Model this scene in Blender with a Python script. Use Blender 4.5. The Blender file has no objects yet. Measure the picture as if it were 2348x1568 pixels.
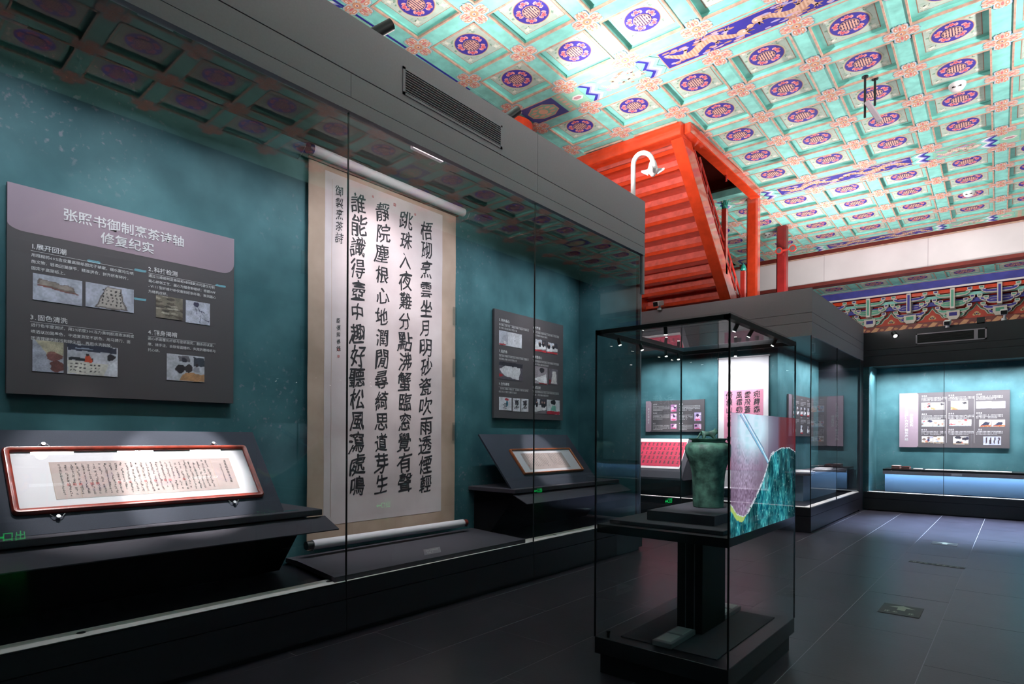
import bpy, math, random
import numpy as np
from mathutils import Vector
random.seed(7)
rng = np.random.default_rng(7)
S = bpy.context.scene
C = S.collection
H = 1.5
YAW, ROLL, FPX, CYPX = 0.70070, 0.0051, 1377.85, 1000.31
# ---------------------------------------------------------------- camera
cd = bpy.data.cameras.new('camera')
cam = bpy.data.objects.new('camera', cd)
C.objects.link(cam)
cd.sensor_width = 36.0
cd.lens = FPX / 2348 * 36
cd.shift_y = (CYPX - 784) / 2348
cd.clip_start = 0.05
cam.location = (0, 0, H)
from mathutils import Matrix
cy_, sy_, cr_, sr_ = math.cos(YAW), math.sin(YAW), math.cos(ROLL), math.sin(ROLL)
fw = Vector((-sy_, cy_, 0)); rt = Vector((cy_, sy_, 0)); up = Vector((0, 0, 1))
r2 = rt * cr_ + up * sr_; u2 = up * cr_ - rt * sr_
cam.rotation_euler = Matrix((r2, u2, -fw)).transposed().to_euler()
S.camera = cam
# ---------------------------------------------------------------- world, exposure
w = bpy.data.worlds.new('world'); S.world = w; w.use_nodes = True
w.node_tree.nodes['Background'].inputs[0].default_value = (0.72, 0.6, 0.82, 1)
w.node_tree.nodes['Background'].inputs[1].default_value = 0.02
S.view_settings.view_transform = 'Standard'; S.view_settings.look = 'None'
S.view_settings.exposure = 0.0; S.view_settings.gamma = 1.0
S.view_settings.use_curve_mapping = False
S.cycles.max_bounces = 7; S.cycles.diffuse_bounces = 3; S.cycles.glossy_bounces = 3
S.cycles.transmission_bounces = 3; S.cycles.transparent_max_bounces = 24
S.cycles.use_denoising = True
S.cycles.sample_clamp_indirect = 4.0
S.cycles.caustics_reflective = False; S.cycles.caustics_refractive = False
# ---------------------------------------------------------------- lights
def aim(o, d):
    o.rotation_euler = Vector(d).to_track_quat('-Z', 'Y').to_euler()
def area(loc, d, sx, sy, power, col=(1, 1, 1), spread=180):
    l = bpy.data.lights.new('area_light', 'AREA'); l.shape = 'RECTANGLE'; l.size = sx; l.size_y = sy
    l.energy = power; l.color = col; l.spread = math.radians(spread)
    o = bpy.data.objects.new('area_light', l); o.location = loc; C.objects.link(o)
    z = -Vector(d).normalized(); x = (Vector((1, 0, 0)) - z * z.x).normalized(); y = z.cross(x)   # sx lies along the world x axis, sy along y
    o.rotation_euler = Matrix((x, y, z)).transposed().to_euler()
    o['kind'] = 'helper'
    return o
def spot(loc, tgt, power, angle, blend=0.6, col=(1, 1, 1), r=0.03):
    l = bpy.data.lights.new('spot_light', 'SPOT'); l.energy = power; l.spot_size = math.radians(angle)
    l.spot_blend = blend; l.color = col; l.shadow_soft_size = r
    o = bpy.data.objects.new('spot_light', l); o.location = loc
    aim(o, Vector(tgt) - Vector(loc)); C.objects.link(o); o['kind'] = 'helper'
    return o
WARM = (1, .92, .90); COOL = (.93, .95, 1); BLUE = (.42, .7, 1)
# uplights standing on top of the casework, thrown at the painted ceiling
area((-4.35, 1.6, 4.66), (.35, .1, 1), .3, 2.2, 70, WARM)
area((-4.35, 4.6, 4.66), (.45, .1, 1), .3, 2.4, 110, WARM)
spot((-4.25, 4.1, 4.70), (-2.6, 4.3, 6.15), 680, 115, .9, WARM, .06)
spot((-4.25, 5.5, 4.70), (-3.4, 7.1, 6.15), 620, 84, .9, WARM, .06)
area((2.15, 3.5, 4.65), (-.9, .05, 1), .3, 3.0, 420, WARM)
area((2.15, 9.0, 4.65), (-.8, .05, 1), .3, 5.0, 560, WARM)
area((-3.0, 10.7, 3.86), (.25, .15, 1), .8, .5, 60, WARM)
area((-3.0, 13.0, 3.84), (.35, .5, 1), .6, 1.5, 150, WARM)
area((-0.3, 14.75, 3.72), (.1, .5, 1), 2.5, .4, 46, WARM)
spot((.3, 14.9, 3.74), (-.1, 16.6, 5.7), 60, 70, .9, WARM, .06)
area((-4.6, 6.8, 4.66), (0, 1, .3), .5, .25, 32, WARM, 120)  # fill light added to brighten the stair, not a ceiling uplight
# inside the left wall case
for k in range(10): area((-4.01, .15 + .72 * k, 3.965), (-.55, 0, -1), .04, .34, 4.1, (.86, .93, 1), 100)
area((-3.98, 3.8, 4.03), (-1, 0, -.12), .03, 1.8, 3.6, WARM, 120)
spot((-4.0, 3.2, 3.95), (-4.75, 3.7, 3.0), 70, 66, .9, (1, .89, .88), .05)
spot((-4.0, 4.2, 3.95), (-4.75, 3.9, 1.6), 55, 62, .9, WARM, .05)
spot((-4.0, 4.1, 3.95), (-4.72, 3.75, .7), 100, 34, .8, WARM, .05)
spot((-4.05, 1.95, 3.95), (-4.45, 1.75, 1.25), 800, 19, .45, (1, .97, .95), .02)
spot((-4.05, 1.2, 3.95), (-4.45, 1.2, 1.25), 420, 22, .6, (1, .97, .95), .02)
spot((-4.05, 6.2, 3.95), (-4.45, 5.9, 1.2), 420, 16, .5, (1, .97, .95), .02)
spot((-4.0, 1.5, 3.95), (-4.8, 1.5, 2.6), 26, 56, .9, WARM, .05)
spot((-4.0, 6.0, 3.95), (-4.8, 6.0, 2.5), 34, 44, .9, WARM, .05)
# mid case
area((-4.6, 10.6, 3.08), (0, .35, -1), 2.4, .1, 62, COOL, 130)
area((-2.9, 12.4, 3.08), (-.3, 0, -1), .1, 3.2, 60, COOL, 130)
spot((-3.9, 10.5, 3.05), (-3.87, 11.2, 2.2), 80, 52, .8, WARM, .04)
spot((-5.3, 10.5, 3.05), (-5.2, 10.9, 1.1), 210, 45, .6, WARM, .04)
# back case
area((-.4, 14.62, 2.96), (0, .3, -1), 3.8, .1, 165, COOL, 140)
area((-.3, 14.62, .79), (0, .12, -1), 3.9, .05, 24, BLUE, 170)
area((-2.34, 14.8, 2.9), (.1, 0, -1), .06, .5, 7, COOL, 120)
# added spots without fixtures: stand in for blue light off the back case
spot((.6, 13.6, 5.6), (-.5, 12.5, 0), 15000, 42, .9, (.5, .7, 1), .1)
spot((1.2, 9.0, 5.6), (-.4, 9.5, 0), 200, 60, 1.0, (.78, .82, 1), .1)
spot((.8, 12.4, 5.2), (-2.5, 12.4, .3), 170, 44, .8, (.5, .66, 1), .1)
# vase
spot((-1.72, 3.3, 2.14), (-1.64, 3.9, 1.36), 62, 44, .8, COOL, .02)
spot((-2.0, 4.3, 2.14), (-1.64, 3.95, 1.3), 14, 45, .8, COOL, .02)

# ---------------------------------------------------------------- materials
def lin(c):
    r = []
    for x in c[:3]:
        x = x / 255.0
        r.append(x / 12.92 if x <= .04045 else ((x + .055) / 1.055) ** 2.4)
    return (r[0], r[1], r[2], 1.0)
def mat(name, col, rough=.5, metal=0, noise=None, spec=.5, bump=None, emit=None, col2=None, coat=0):
    m = bpy.data.materials.new(name); m.use_nodes = True
    n = m.node_tree; b = n.nodes['Principled BSDF']
    b.inputs['Base Color'].default_value = lin(col)
    b.inputs['Roughness'].default_value = rough
    b.inputs['Metallic'].default_value = metal
    b.inputs['Specular IOR Level'].default_value = spec
    if coat: b.inputs['Coat Weight'].default_value = coat
    tc = None
    if noise:
        tc = n.nodes.new('ShaderNodeTexCoord'); no = n.nodes.new('ShaderNodeTexNoise')
        no.inputs['Scale'].default_value = noise[0]; no.inputs['Detail'].default_value = 5
        n.links.new(tc.outputs['Object'], no.inputs['Vector'])
        ra = n.nodes.new('ShaderNodeValToRGB')
        c1 = lin(col); c2 = lin(col2) if col2 else tuple(min(1, x * (1 + noise[1])) for x in c1[:3]) + (1,)
        if not col2: c1 = tuple(x * (1 - noise[1]) for x in c1[:3]) + (1,)
        ra.color_ramp.elements[0].color = c1; ra.color_ramp.elements[1].color = c2
        ra.color_ramp.elements[0].position = .35; ra.color_ramp.elements[1].position = .68
        n.links.new(no.outputs['Fac'], ra.inputs['Fac'])
        n.links.new(ra.outputs['Color'], b.inputs['Base Color'])
    if bump:
        if not tc: tc = n.nodes.new('ShaderNodeTexCoord')
        nb = n.nodes.new('ShaderNodeTexNoise'); nb.inputs['Scale'].default_value = bump[0]
        bp = n.nodes.new('ShaderNodeBump'); bp.inputs['Strength'].default_value = bump[1]
        bp.inputs['Distance'].default_value = .01
        n.links.new(tc.outputs['Object'], nb.inputs['Vector'])
        n.links.new(nb.outputs['Fac'], bp.inputs['Height']); n.links.new(bp.outputs['Normal'], b.inputs['Normal'])
    if emit:
        b.inputs['Emission Color'].default_value = lin(col); b.inputs['Emission Strength'].default_value = emit
    return m
def paintmat(name, rough=.6, noise=.0, emit=0, scale=14.0):
    m = bpy.data.materials.new(name); m.use_nodes = True
    n = m.node_tree; b = n.nodes['Principled BSDF']
    a = n.nodes.new('ShaderNodeVertexColor'); a.layer_name = 'Col'
    src = a.outputs['Color']
    if noise:
        tc = n.nodes.new('ShaderNodeTexCoord'); no = n.nodes.new('ShaderNodeTexNoise')
        no.inputs['Scale'].default_value = scale; no.inputs['Detail'].default_value = 6
        n.links.new(tc.outputs['Object'], no.inputs['Vector'])
        mr = n.nodes.new('ShaderNodeMapRange'); mr.inputs[1].default_value = .3; mr.inputs[2].default_value = .7
        mr.inputs[3].default_value = 1 - noise; mr.inputs[4].default_value = 1.0
        n.links.new(no.outputs['Fac'], mr.inputs[0])
        mx = n.nodes.new('ShaderNodeMix'); mx.data_type = 'RGBA'; mx.blend_type = 'MULTIPLY'
        mx.inputs[0].default_value = 1
        n.links.new(src, mx.inputs[6]); n.links.new(mr.outputs[0], mx.inputs[7]); src = mx.outputs[2]
    n.links.new(src, b.inputs['Base Color']); b.inputs['Roughness'].default_value = rough
    if emit:
        n.links.new(src, b.inputs['Emission Color']); b.inputs['Emission Strength'].default_value = emit
    return m
def glassmat(name, tint=(.93, .97, .96), k=1.7):
    m = bpy.data.materials.new(name); m.use_nodes = True; n = m.node_tree; n.nodes.clear()
    o = n.nodes.new('ShaderNodeOutputMaterial'); mx = n.nodes.new('ShaderNodeMixShader')
    t = n.nodes.new('ShaderNodeBsdfTransparent'); t.inputs[0].default_value = (*tint, 1)
    g = n.nodes.new('ShaderNodeBsdfGlossy'); g.inputs['Roughness'].default_value = 0.0
    g.inputs[0].default_value = (1, 1, 1, 1)
    f = n.nodes.new('ShaderNodeFresnel'); f.inputs[0].default_value = 1.5
    ge = n.nodes.new('ShaderNodeNewGeometry')
    m1 = n.nodes.new('ShaderNodeMath'); m1.operation = 'MULTIPLY'; m1.inputs[1].default_value = k; m1.use_clamp = True
    m2 = n.nodes.new('ShaderNodeMath'); m2.operation = 'SUBTRACT'; m2.inputs[0].default_value = 1
    m3 = n.nodes.new('ShaderNodeMath'); m3.operation = 'MULTIPLY'
    n.links.new(f.outputs[0], m1.inputs[0]); n.links.new(ge.outputs['Backfacing'], m2.inputs[1])
    n.links.new(m1.outputs[0], m3.inputs[0]); n.links.new(m2.outputs[0], m3.inputs[1])
    n.links.new(m3.outputs[0], mx.inputs[0]); n.links.new(t.outputs[0], mx.inputs[1]); n.links.new(g.outputs[0], mx.inputs[2])
    n.links.new(mx.outputs[0], o.inputs[0])
    return m
def tealmat():
    m = mat('teal_wall', (44, 92, 100), .62, noise=(2.2, .3), col2=(72, 120, 128))
    n = m.node_tree; b = n.nodes['Principled BSDF']
    ra = b.inputs['Base Color'].links[0].from_socket
    tc = n.nodes.new('ShaderNodeTexCoord')
    n1 = n.nodes.new('ShaderNodeTexNoise'); n1.inputs['Scale'].default_value = 26; n1.inputs['Detail'].default_value = 3
    n2 = n.nodes.new('ShaderNodeTexNoise'); n2.inputs['Scale'].default_value = 1.1
    n.links.new(tc.outputs['Object'], n1.inputs['Vector']); n.links.new(tc.outputs['Object'], n2.inputs['Vector'])
    a = n.nodes.new('ShaderNodeMapRange'); a.inputs[1].default_value = .6; a.inputs[2].default_value = .72
    c = n.nodes.new('ShaderNodeMapRange'); c.inputs[1].default_value = .48; c.inputs[2].default_value = .62
    n.links.new(n1.outputs['Fac'], a.inputs[0]); n.links.new(n2.outputs['Fac'], c.inputs[0])
    mu = n.nodes.new('ShaderNodeMath'); mu.operation = 'MULTIPLY'
    n.links.new(a.outputs[0], mu.inputs[0]); n.links.new(c.outputs[0], mu.inputs[1])
    sc = n.nodes.new('ShaderNodeMath'); sc.operation = 'MULTIPLY'; sc.inputs[1].default_value = .45
    n.links.new(mu.outputs[0], sc.inputs[0])
    mx = n.nodes.new('ShaderNodeMix'); mx.data_type = 'RGBA'
    n.links.new(sc.outputs[0], mx.inputs[0]); n.links.new(ra, mx.inputs[6]); mx.inputs[7].default_value = lin((165, 150, 165))
    n.links.new(mx.outputs[2], b.inputs['Base Color'])
    return m
SPLIT_NO = {'lettering', 'calligraphy', 'handwriting', 'air_grille', 'top_frame', 'animal_ears', 'sensor_body', 'camera_mount', 'finial', 'hood', 'arrow_and_lettering', 'title_lettering', 'heading_lettering', 'body_lettering', 'photo_lettering', 'gilt_frame', 'ruled_line', 'mount_plate', 'seal', 'sheet_seam', 'arm', 'medallion', 'coffer_panel', 'dragon_painting', 'rosette'}
M = dict(
    teal=tealmat(),
    fascia=mat('grey_fascia', (146, 136, 143), .55, noise=(60, .03)),
    black=mat('black_metal', (20, 21, 24), .42),
    plinth=mat('dark_plinth', (37, 34, 41), .35, noise=(30, .06)),
    matte=mat('matte_black', (16, 16, 18), .95, spec=.1),
    navy=mat('navy_fabric', (44, 48, 62), .8, noise=(200, .1)),
    darkfab=mat('dark_fabric', (63, 59, 68), .85, noise=(180, .08)),
    rail=mat('grey_rail', (238, 228, 224), .6),
    floor=mat('slate_tile', (49, 44, 52), .3, noise=(3, .18), bump=(40, .04), spec=.5),
    gap=mat('grout', (135, 130, 138), .7),
    glass=glassmat('clear_glass', (.955, .967, .967), .85),
    glass2=glassmat('low_iron_glass', (.985, .99, .99), 1.5),
    acrylic=glassmat('acrylic', (.93, .96, .96), 2.5),
    paint=paintmat('painted_print', .65, .0),
    cpaint=paintmat('ceiling_paint', .7, .16, scale=9),
    wood=mat('red_frame_wood', (150, 48, 30), .3, noise=(18, .25), coat=.3),
    wood2=mat('brown_frame_wood', (170, 92, 52), .35, noise=(18, .2)),
    white=mat('white_paint', (225, 222, 222), .5),
    beam=mat('white_beam', (222, 216, 218), .6, noise=(1.5, .05)),
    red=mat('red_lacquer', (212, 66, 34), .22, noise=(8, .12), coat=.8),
    red_sheen=mat('riser_lacquer_sheen', (226, 108, 96), .2, noise=(10, .15), coat=.8),  # same red lacquer, the bright ceiling's pinkish sheen put into its colour
    post2=mat('deep_red_lacquer', (120, 26, 26), .35, noise=(6, .15)),
    dred=mat('dark_red_lacquer', (178, 52, 44), .22, noise=(6, .15), coat=.8),
    brown=mat('brown_beam', (110, 38, 30), .5, noise=(5, .2)),
    turq=mat('turquoise_paint', (134, 208, 197), .65, noise=(7, .15)),
    gold=mat('gold_edge', (190, 154, 136), .5, noise=(12, .2)),
    rollp=mat('roller_paper', (205, 200, 206), .6),
    silk=mat('scroll_silk', (176, 148, 132), .8, noise=(3, .12), col2=(196, 168, 152)),
    paper=mat('scroll_paper', (202, 184, 186), .85, noise=(2.5, .08), col2=(220, 204, 206)),
    ink=mat('ink', (34, 32, 38), .7),
    mount=mat('mount_board', (225, 218, 224), .8),
    oldpap=mat('old_paper', (190, 168, 165), .8, noise=(6, .1)),
    bronze=mat('green_bronze', (22, 50, 42), .6, noise=(15, .4), col2=(80, 122, 104), bump=(70, .15)),
    board=mat('info_board_grey', (84, 78, 82), .6),
    band=mat('mauve_band', (158, 136, 150), .6),
    letter=mat('pale_lettering', (225, 222, 226), .6),
    greyplas=mat('grey_plastic', (165, 153, 162), .6),
    steel=mat('steel', (180, 182, 185), .3, .9),
    led=mat('lamp_lens', (255, 252, 245), .4, emit=9),
    exitg=mat('exit_green', (20, 235, 110), .4, emit=6.0),
    dash=mat('cyan_led', (110, 225, 255), .4, emit=7.0),
    exitw=mat('exit_dark', (8, 70, 35), .4, emit=.15),
    blueglow=mat('pale_blue_panel', (112, 132, 155), .6),
    redpap=mat('red_paper', (192, 44, 76), .8, noise=(9, .08)),
    pink=mat('pink_paper', (205, 130, 155), .8, noise=(7, .06)),
    whitepap=mat('white_scroll', (228, 218, 222), .8, noise=(5, .04)),
    finial=mat('teal_finial', (30, 140, 125), .5),
    bluep=mat('blue_beam', (60, 62, 150), .55, noise=(6, .15)),
)
# ---------------------------------------------------------------- geometry helpers
def V3(*a): return np.array(a, float)
class Fr:
    def __init__(s, o, u, v):
        s.o = np.array(o, float); s.u = np.array(u, float); s.v = np.array(v, float)
        s.u /= np.linalg.norm(s.u); s.v /= np.linalg.norm(s.v); s.n = np.cross(s.u, s.v)
    def p(s, a, b, c=0): return s.o + a * s.u + b * s.v + c * s.n
class G:
    def __init__(s): s.v = []; s.f = []; s.c = []; s.m = []; s.cur = 0
    def add(s, vs, fs, col=None):
        k = len(s.v); s.v.extend([tuple(x) for x in vs])
        for f in fs: s.f.append(tuple(i + k for i in f)); s.c.append(col); s.m.append(s.cur)
        return s
    def box(s, a, b, col=None):
        x0, y0, z0 = [min(p, q) for p, q in zip(a, b)]; x1, y1, z1 = [max(p, q) for p, q in zip(a, b)]
        return s.add([(x0, y0, z0), (x1, y0, z0), (x1, y1, z0), (x0, y1, z0), (x0, y0, z1), (x1, y0, z1), (x1, y1, z1), (x0, y1, z1)],
                     [(0, 3, 2, 1), (4, 5, 6, 7), (0, 1, 5, 4), (1, 2, 6, 5), (2, 3, 7, 6), (3, 0, 4, 7)], col)
    def fbox(s, fr, a, b, col=None):
        x0, y0, z0 = a; x1, y1, z1 = b
        vs = [fr.p(x, y, z) for z in (z0, z1) for x, y in ((x0, y0), (x1, y0), (x1, y1), (x0, y1))]
        return s.add(vs, [(0, 3, 2, 1), (4, 5, 6, 7), (0, 1, 5, 4), (1, 2, 6, 5), (2, 3, 7, 6), (3, 0, 4, 7)], col)
    def prism(s, fr, pts, c0, c1, col=None):
        n = len(pts)
        vs = [fr.p(x, y, c0) for x, y in pts] + [fr.p(x, y, c1) for x, y in pts]
        fs = [tuple(range(n))[::-1], tuple(range(n, 2 * n))] + [(i, (i + 1) % n, (i + 1) % n + n, i + n) for i in range(n)]
        return s.add(vs, fs, col)
    def flat(s, fr, pts, c, col=None):
        return s.add([fr.p(x, y, c) for x, y in pts], [tuple(range(len(pts)))], col)
    def cyl(s, p0, p1, r0, r1=None, n=16, caps=True, col=None):
        r1 = r0 if r1 is None else r1
        p0 = np.array(p0, float); p1 = np.array(p1, float); d = p1 - p0; d /= np.linalg.norm(d)
        a = np.cross(d, (0, 0, 1) if abs(d[2]) < .9 else (1, 0, 0)); a /= np.linalg.norm(a); b = np.cross(d, a)
        vs = []
        for p, r in ((p0, r0), (p1, r1)):
            for k in range(n):
                t = 2 * math.pi * k / n; vs.append(p + r * (math.cos(t) * a + math.sin(t) * b))
        fs = [(k, (k + 1) % n, n + (k + 1) % n, n + k) for k in range(n)]
        if caps: fs += [tuple(range(n))[::-1], tuple(range(n, 2 * n))]
        return s.add(vs, fs, col)
    def lathe(s, c, prof, n=32, fr=None, col=None, sx=1, sy=1):
        fr = fr or Fr(c, (1, 0, 0), (0, 1, 0)); vs = []
        for r, z in prof:
            for k in range(n):
                t = 2 * math.pi * k / n; vs.append(fr.p(r * sx * math.cos(t), r * sy * math.sin(t), z))
        fs = [(j * n + k, j * n + (k + 1) % n, (j + 1) * n + (k + 1) % n, (j + 1) * n + k) for j in range(len(prof) - 1) for k in range(n)]
        fs += [tuple(range(n))[::-1], tuple(range((len(prof) - 1) * n, len(prof) * n))]
        return s.add(vs, fs, col)
    def tube(s, pts, r, n=10, col=None):
        pts = [np.array(p, float) for p in pts]; N = len(pts); rr = r if isinstance(r, (list, tuple)) else [r] * N
        vs = []; a = None
        for i, p in enumerate(pts):
            d = pts[min(i + 1, N - 1)] - pts[max(i - 1, 0)]; d /= np.linalg.norm(d)
            if a is None: a = np.cross(d, (0, 0, 1) if abs(d[2]) < .9 else (1, 0, 0))
            a = a - d * np.dot(a, d); a /= np.linalg.norm(a); b = np.cross(d, a)
            for k in range(n):
                t = 2 * math.pi * k / n; vs.append(p + rr[i] * (math.cos(t) * a + math.sin(t) * b))
        fs = [(j * n + k, j * n + (k + 1) % n, (j + 1) * n + (k + 1) % n, (j + 1) * n + k) for j in range(N - 1) for k in range(n)]
        fs += [tuple(range(n))[::-1], tuple(range((N - 1) * n, N * n))]
        return s.add(vs, fs, col)
WO = {}
def islands(g):
    par = list(range(len(g.v)))
    def find(a):
        while par[a] != a: par[a] = par[par[a]]; a = par[a]
        return a
    for f in g.f:
        a = find(f[0])
        for i in f[1:]: par[find(i)] = a
    out = {}
    for k, f in enumerate(g.f): out.setdefault(find(f[0]), []).append(k)
    res = []
    for fl in out.values():
        n = G(); mp = {}
        for k in fl:
            ff = []
            for i in g.f[k]:
                if i not in mp: mp[i] = len(n.v); n.v.append(g.v[i])
                ff.append(mp[i])
            n.f.append(tuple(ff)); n.c.append(g.c[k]); n.m.append(g.m[k])
        res.append(n)
    return res
def build(name, g, mats, parent=None, label=None, smooth=False, bevel=0, kind=None):
    if parent is not None and name not in SPLIT_NO and (not any(c is not None for c in g.c) or name == 'block') and len(g.f) < 700:
        if name == 'block': gs = []; h = len(g.v) // 2; hf = len(g.f) // 2; a = G(); a.v, a.f, a.c, a.m = g.v[:h], g.f[:hf], g.c[:hf], g.m[:hf]; b = G(); b.v, b.c, b.m = g.v[h:], g.c[hf:], g.m[hf:]; b.f = [tuple(i - h for i in f) for f in g.f[hf:]]; gs = [a, b]
        else: gs = islands(g)
        if 1 < len(gs) <= 40:
            os_ = [_build(name, x, mats, parent, label, smooth, bevel, kind) for x in gs]; return os_[0]
    return _build(name, g, mats, parent, label, smooth, bevel, kind)
def _build(name, g, mats, parent=None, label=None, smooth=False, bevel=0, kind=None):
    me = bpy.data.meshes.new(name)
    off = np.array(WO.get(parent.name, (0, 0, 0))) if parent else np.zeros(3)
    vs = [tuple(np.array(v) - off) for v in g.v] if off.any() else g.v
    me.from_pydata(vs, [], g.f)
    if not isinstance(mats, (list, tuple)): mats = [mats]
    for m in mats: me.materials.append(m)
    if len(mats) > 1: me.polygons.foreach_set('material_index', g.m)
    if any(c is not None for c in g.c):
        at = me.color_attributes.new('Col', 'FLOAT_COLOR', 'CORNER'); arr = []
        cache = {}
        for f, c in zip(g.f, g.c):
            c = c or (128, 128, 128)
            if c not in cache: cache[c] = lin(c)
            arr.extend(cache[c] * len(f))
        at.data.foreach_set('color', arr)
    if smooth: me.polygons.foreach_set('use_smooth', [True] * len(g.f))
    me.update()
    o = bpy.data.objects.new(name, me); C.objects.link(o)
    if parent: o.parent = parent; WO[o.name] = tuple(off)
    else: WO[o.name] = (0, 0, 0)
    if smooth:
        md = o.modifiers.new('e', 'EDGE_SPLIT'); md.split_angle = math.radians(45)
    if bevel:
        md = o.modifiers.new('b', 'BEVEL'); md.width = bevel; md.segments = 1; md.limit_method = 'ANGLE'
    if label: o['label'] = label
    if kind: o['kind'] = kind
    return o
def thing(name, label, cat, loc, group=None):
    o = bpy.data.objects.new(name, None); C.objects.link(o); o.location = loc; WO[o.name] = tuple(loc)
    o.empty_display_size = .1
    o['label'] = label; o['category'] = cat
    if group: o['group'] = group
    return o
def struct(name, g, m, parent=None, **k):
    return build(name, g, m, parent, kind='structure', **k) if not parent else build(name, g, m, parent, **k)
def solo(name, g, m, label, cat, group=None, **k):
    o = build(name, g, m, None, label, **k); o['category'] = cat
    if group: o['group'] = group
    return o
# ---------------------------------------------------------------- text
_fc = bpy.data.curves.new('glyph', 'FONT'); _fo = bpy.data.objects.new('glyph', _fc); C.objects.link(_fo)
_gl = {}
def glyph(ch, off=0.0, res=1):
    k = (ch, off, res)
    if k not in _gl:
        _fc.body = ch; _fc.offset = off; _fc.resolution_u = res; _fc.size = 1
        bpy.context.view_layer.update()
        me = bpy.data.meshes.new_from_object(_fo.evaluated_get(bpy.context.evaluated_depsgraph_get()))
        v = np.array([x.co[:] for x in me.vertices])[:, :2] if len(me.vertices) else np.zeros((0, 2))
        f = [tuple(p.vertices) for p in me.polygons]
        _gl[k] = (v, f); bpy.data.meshes.remove(me)
    return _gl[k]
def adv(ch): return 1.0 if ord(ch) > 255 else (.34 if ch in ' .,1:' else .58)
def text(g, fr, s, x, y, size, c, off=0.0, gap=0.0, col=None, sx=1.0):
    for ch in s:
        if ch != ' ':
            v, f = glyph(ch, off)
            if len(v): g.add([fr.p(x + a * size * sx, y + b * size, c) for a, b in v], f, col)
        x += (adv(ch) + gap) * size * sx
    return x
def wrap(g, fr, s, x, y, w, size, lh, c, col=None):
    cx = x
    for ch in s:
        if cx + adv(ch) * size > x + w: cx = x; y -= lh
        text(g, fr, ch, cx, y, size, c, .004, col=col); cx += adv(ch) * size
def brush(g, fr, ch, cx, cy, size, c, off=.022, seed=0, col=None):
    r = random.Random(ord(ch) * 7 + seed)
    v, f = glyph(ch, 0.0, 2)
    if not len(v): return
    a = v[:, 0] - .5; b = v[:, 1] - .37
    sc = size * r.uniform(.92, 1.08); wd = r.uniform(.86, 1.0); sk = r.uniform(.08, .16)
    p1, p2, p3 = r.uniform(0, 6), r.uniform(0, 6), r.uniform(0, 6)
    a2 = a * wd + .045 * np.sin(b * 8 + p1) + .008 * np.sin(b * 23 + a * 17 + p2) + .07 * b
    b2 = b * 1.08 + sk * a - .14 * a * a + .03 * np.sin(a * 7 + p3) + .008 * np.sin(a * 25 + b * 11 + p1)
    q = off / .022
    for i_, (dx, dy) in enumerate(((-.016, .004), (.016, -.004), (.004, .011), (-.006, -.010))):
        g.add([fr.p(cx + (i + dx * q) * sc, cy + (j + dy * q) * sc, c + .0001 * i_) for i, j in zip(a2, b2)], f, col)
def scrib(g, fr, x, y, w, h, c, col=None, r=random, dens=3):
    """one tiny illegible character: a few crossing strokes inside w x h"""
    t = h * .13
    for k in range(dens):
        yy = y + h * (.12 + .76 * k / max(1, dens - 1)) - t / 2; l = w * r.uniform(.45, .9); xx = x + (w - l) * .5
        g.flat(fr, [(xx, yy), (xx + l, yy), (xx + l, yy + t), (xx, yy + t)], c, col)
    xx = x + w * r.uniform(.3, .6); g.flat(fr, [(xx, y), (xx + t, y), (xx + t, y + h), (xx, y + h)], c, col)
    if r.random() < .5:
        xx = x + w * r.uniform(.05, .25); g.flat(fr, [(xx, y), (xx + t, y), (xx + t, y + h * .8), (xx, y + h * .8)], c, col)
def scriblines(g, fr, x, y, w, n, size, lh, c, col=None, last=.6):
    r = random.Random(int(x * 1000) + int(y * 917))
    for k in range(n):
        ww = w if k < n - 1 else w * last; xx = x
        while xx + size * .9 < x + ww:
            if r.random() > .06: scrib(g, fr, xx, y - k * lh, size * .86, size * .86, c, col, r, 3)
            xx += size
def rect(x0, y0, x1, y1): return [(x0, y0), (x1, y0), (x1, y1), (x0, y1)]
def disc(cx, cy, r, n=24, ry=None, a0=0): 
    ry = ry or r
    return [(cx + r * math.cos(2 * math.pi * k / n + a0), cy + ry * math.sin(2 * math.pi * k / n + a0)) for k in range(n)]
#==BODY==
# ================================================================ SETTING
CZ = 6.15; HH = CZ - H
su, sv, bw_ = .1942 * HH, .1895 * HH, .1406 * HH
U0, V0 = -1.1614 * HH, 1.0447 * HH
# floor: slate tiles over a grout bed
g = G().box((-6.2, -3.0, -.12), (2.6, 19, -.0015)); floor = struct('floor', g, M['gap'])
TW, TL = .655, 1.31
tile_me = None; r = random.Random(3)
for i in range(-4, 9):
    x0 = -3.755 + i * TW
    for j in range(14):
        y0 = -2.4 + j * TL - (i % 2) * .655
        if y0 > 14.35 or (i < -1 and y0 < 6.2): continue
        if tile_me is None:
            g = G().box((0.0025, 0.0025, -.03), (TW - .0025, TL - .0025, 0))
            o = build('tile', g, M['floor'], floor); tile_me = o.data
        else:
            o = bpy.data.objects.new('tile', tile_me); C.objects.link(o); o.parent = floor
        o.location = (x0, y0, r.uniform(-.0006, 0)); WO[o.name] = (0, 0, 0)
# outer walls (dark) behind and beside the casework
struct('wall_left', G().box((-6.3, -3, 0), (-6.2, 19, 6.4)), M['black'])
struct('wall_right', G().box((2.6, -3, 0), (2.7, 19, 6.4)), M['black'])
struct('wall_near', G().box((-6.2, -3.1, 0), (2.6, -3.0, 6.4)), M['black'])
struct('wall_far', G().box((-6.2, 18.6, 0), (2.6, 18.7, 6.4)), M['dred'])
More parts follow.
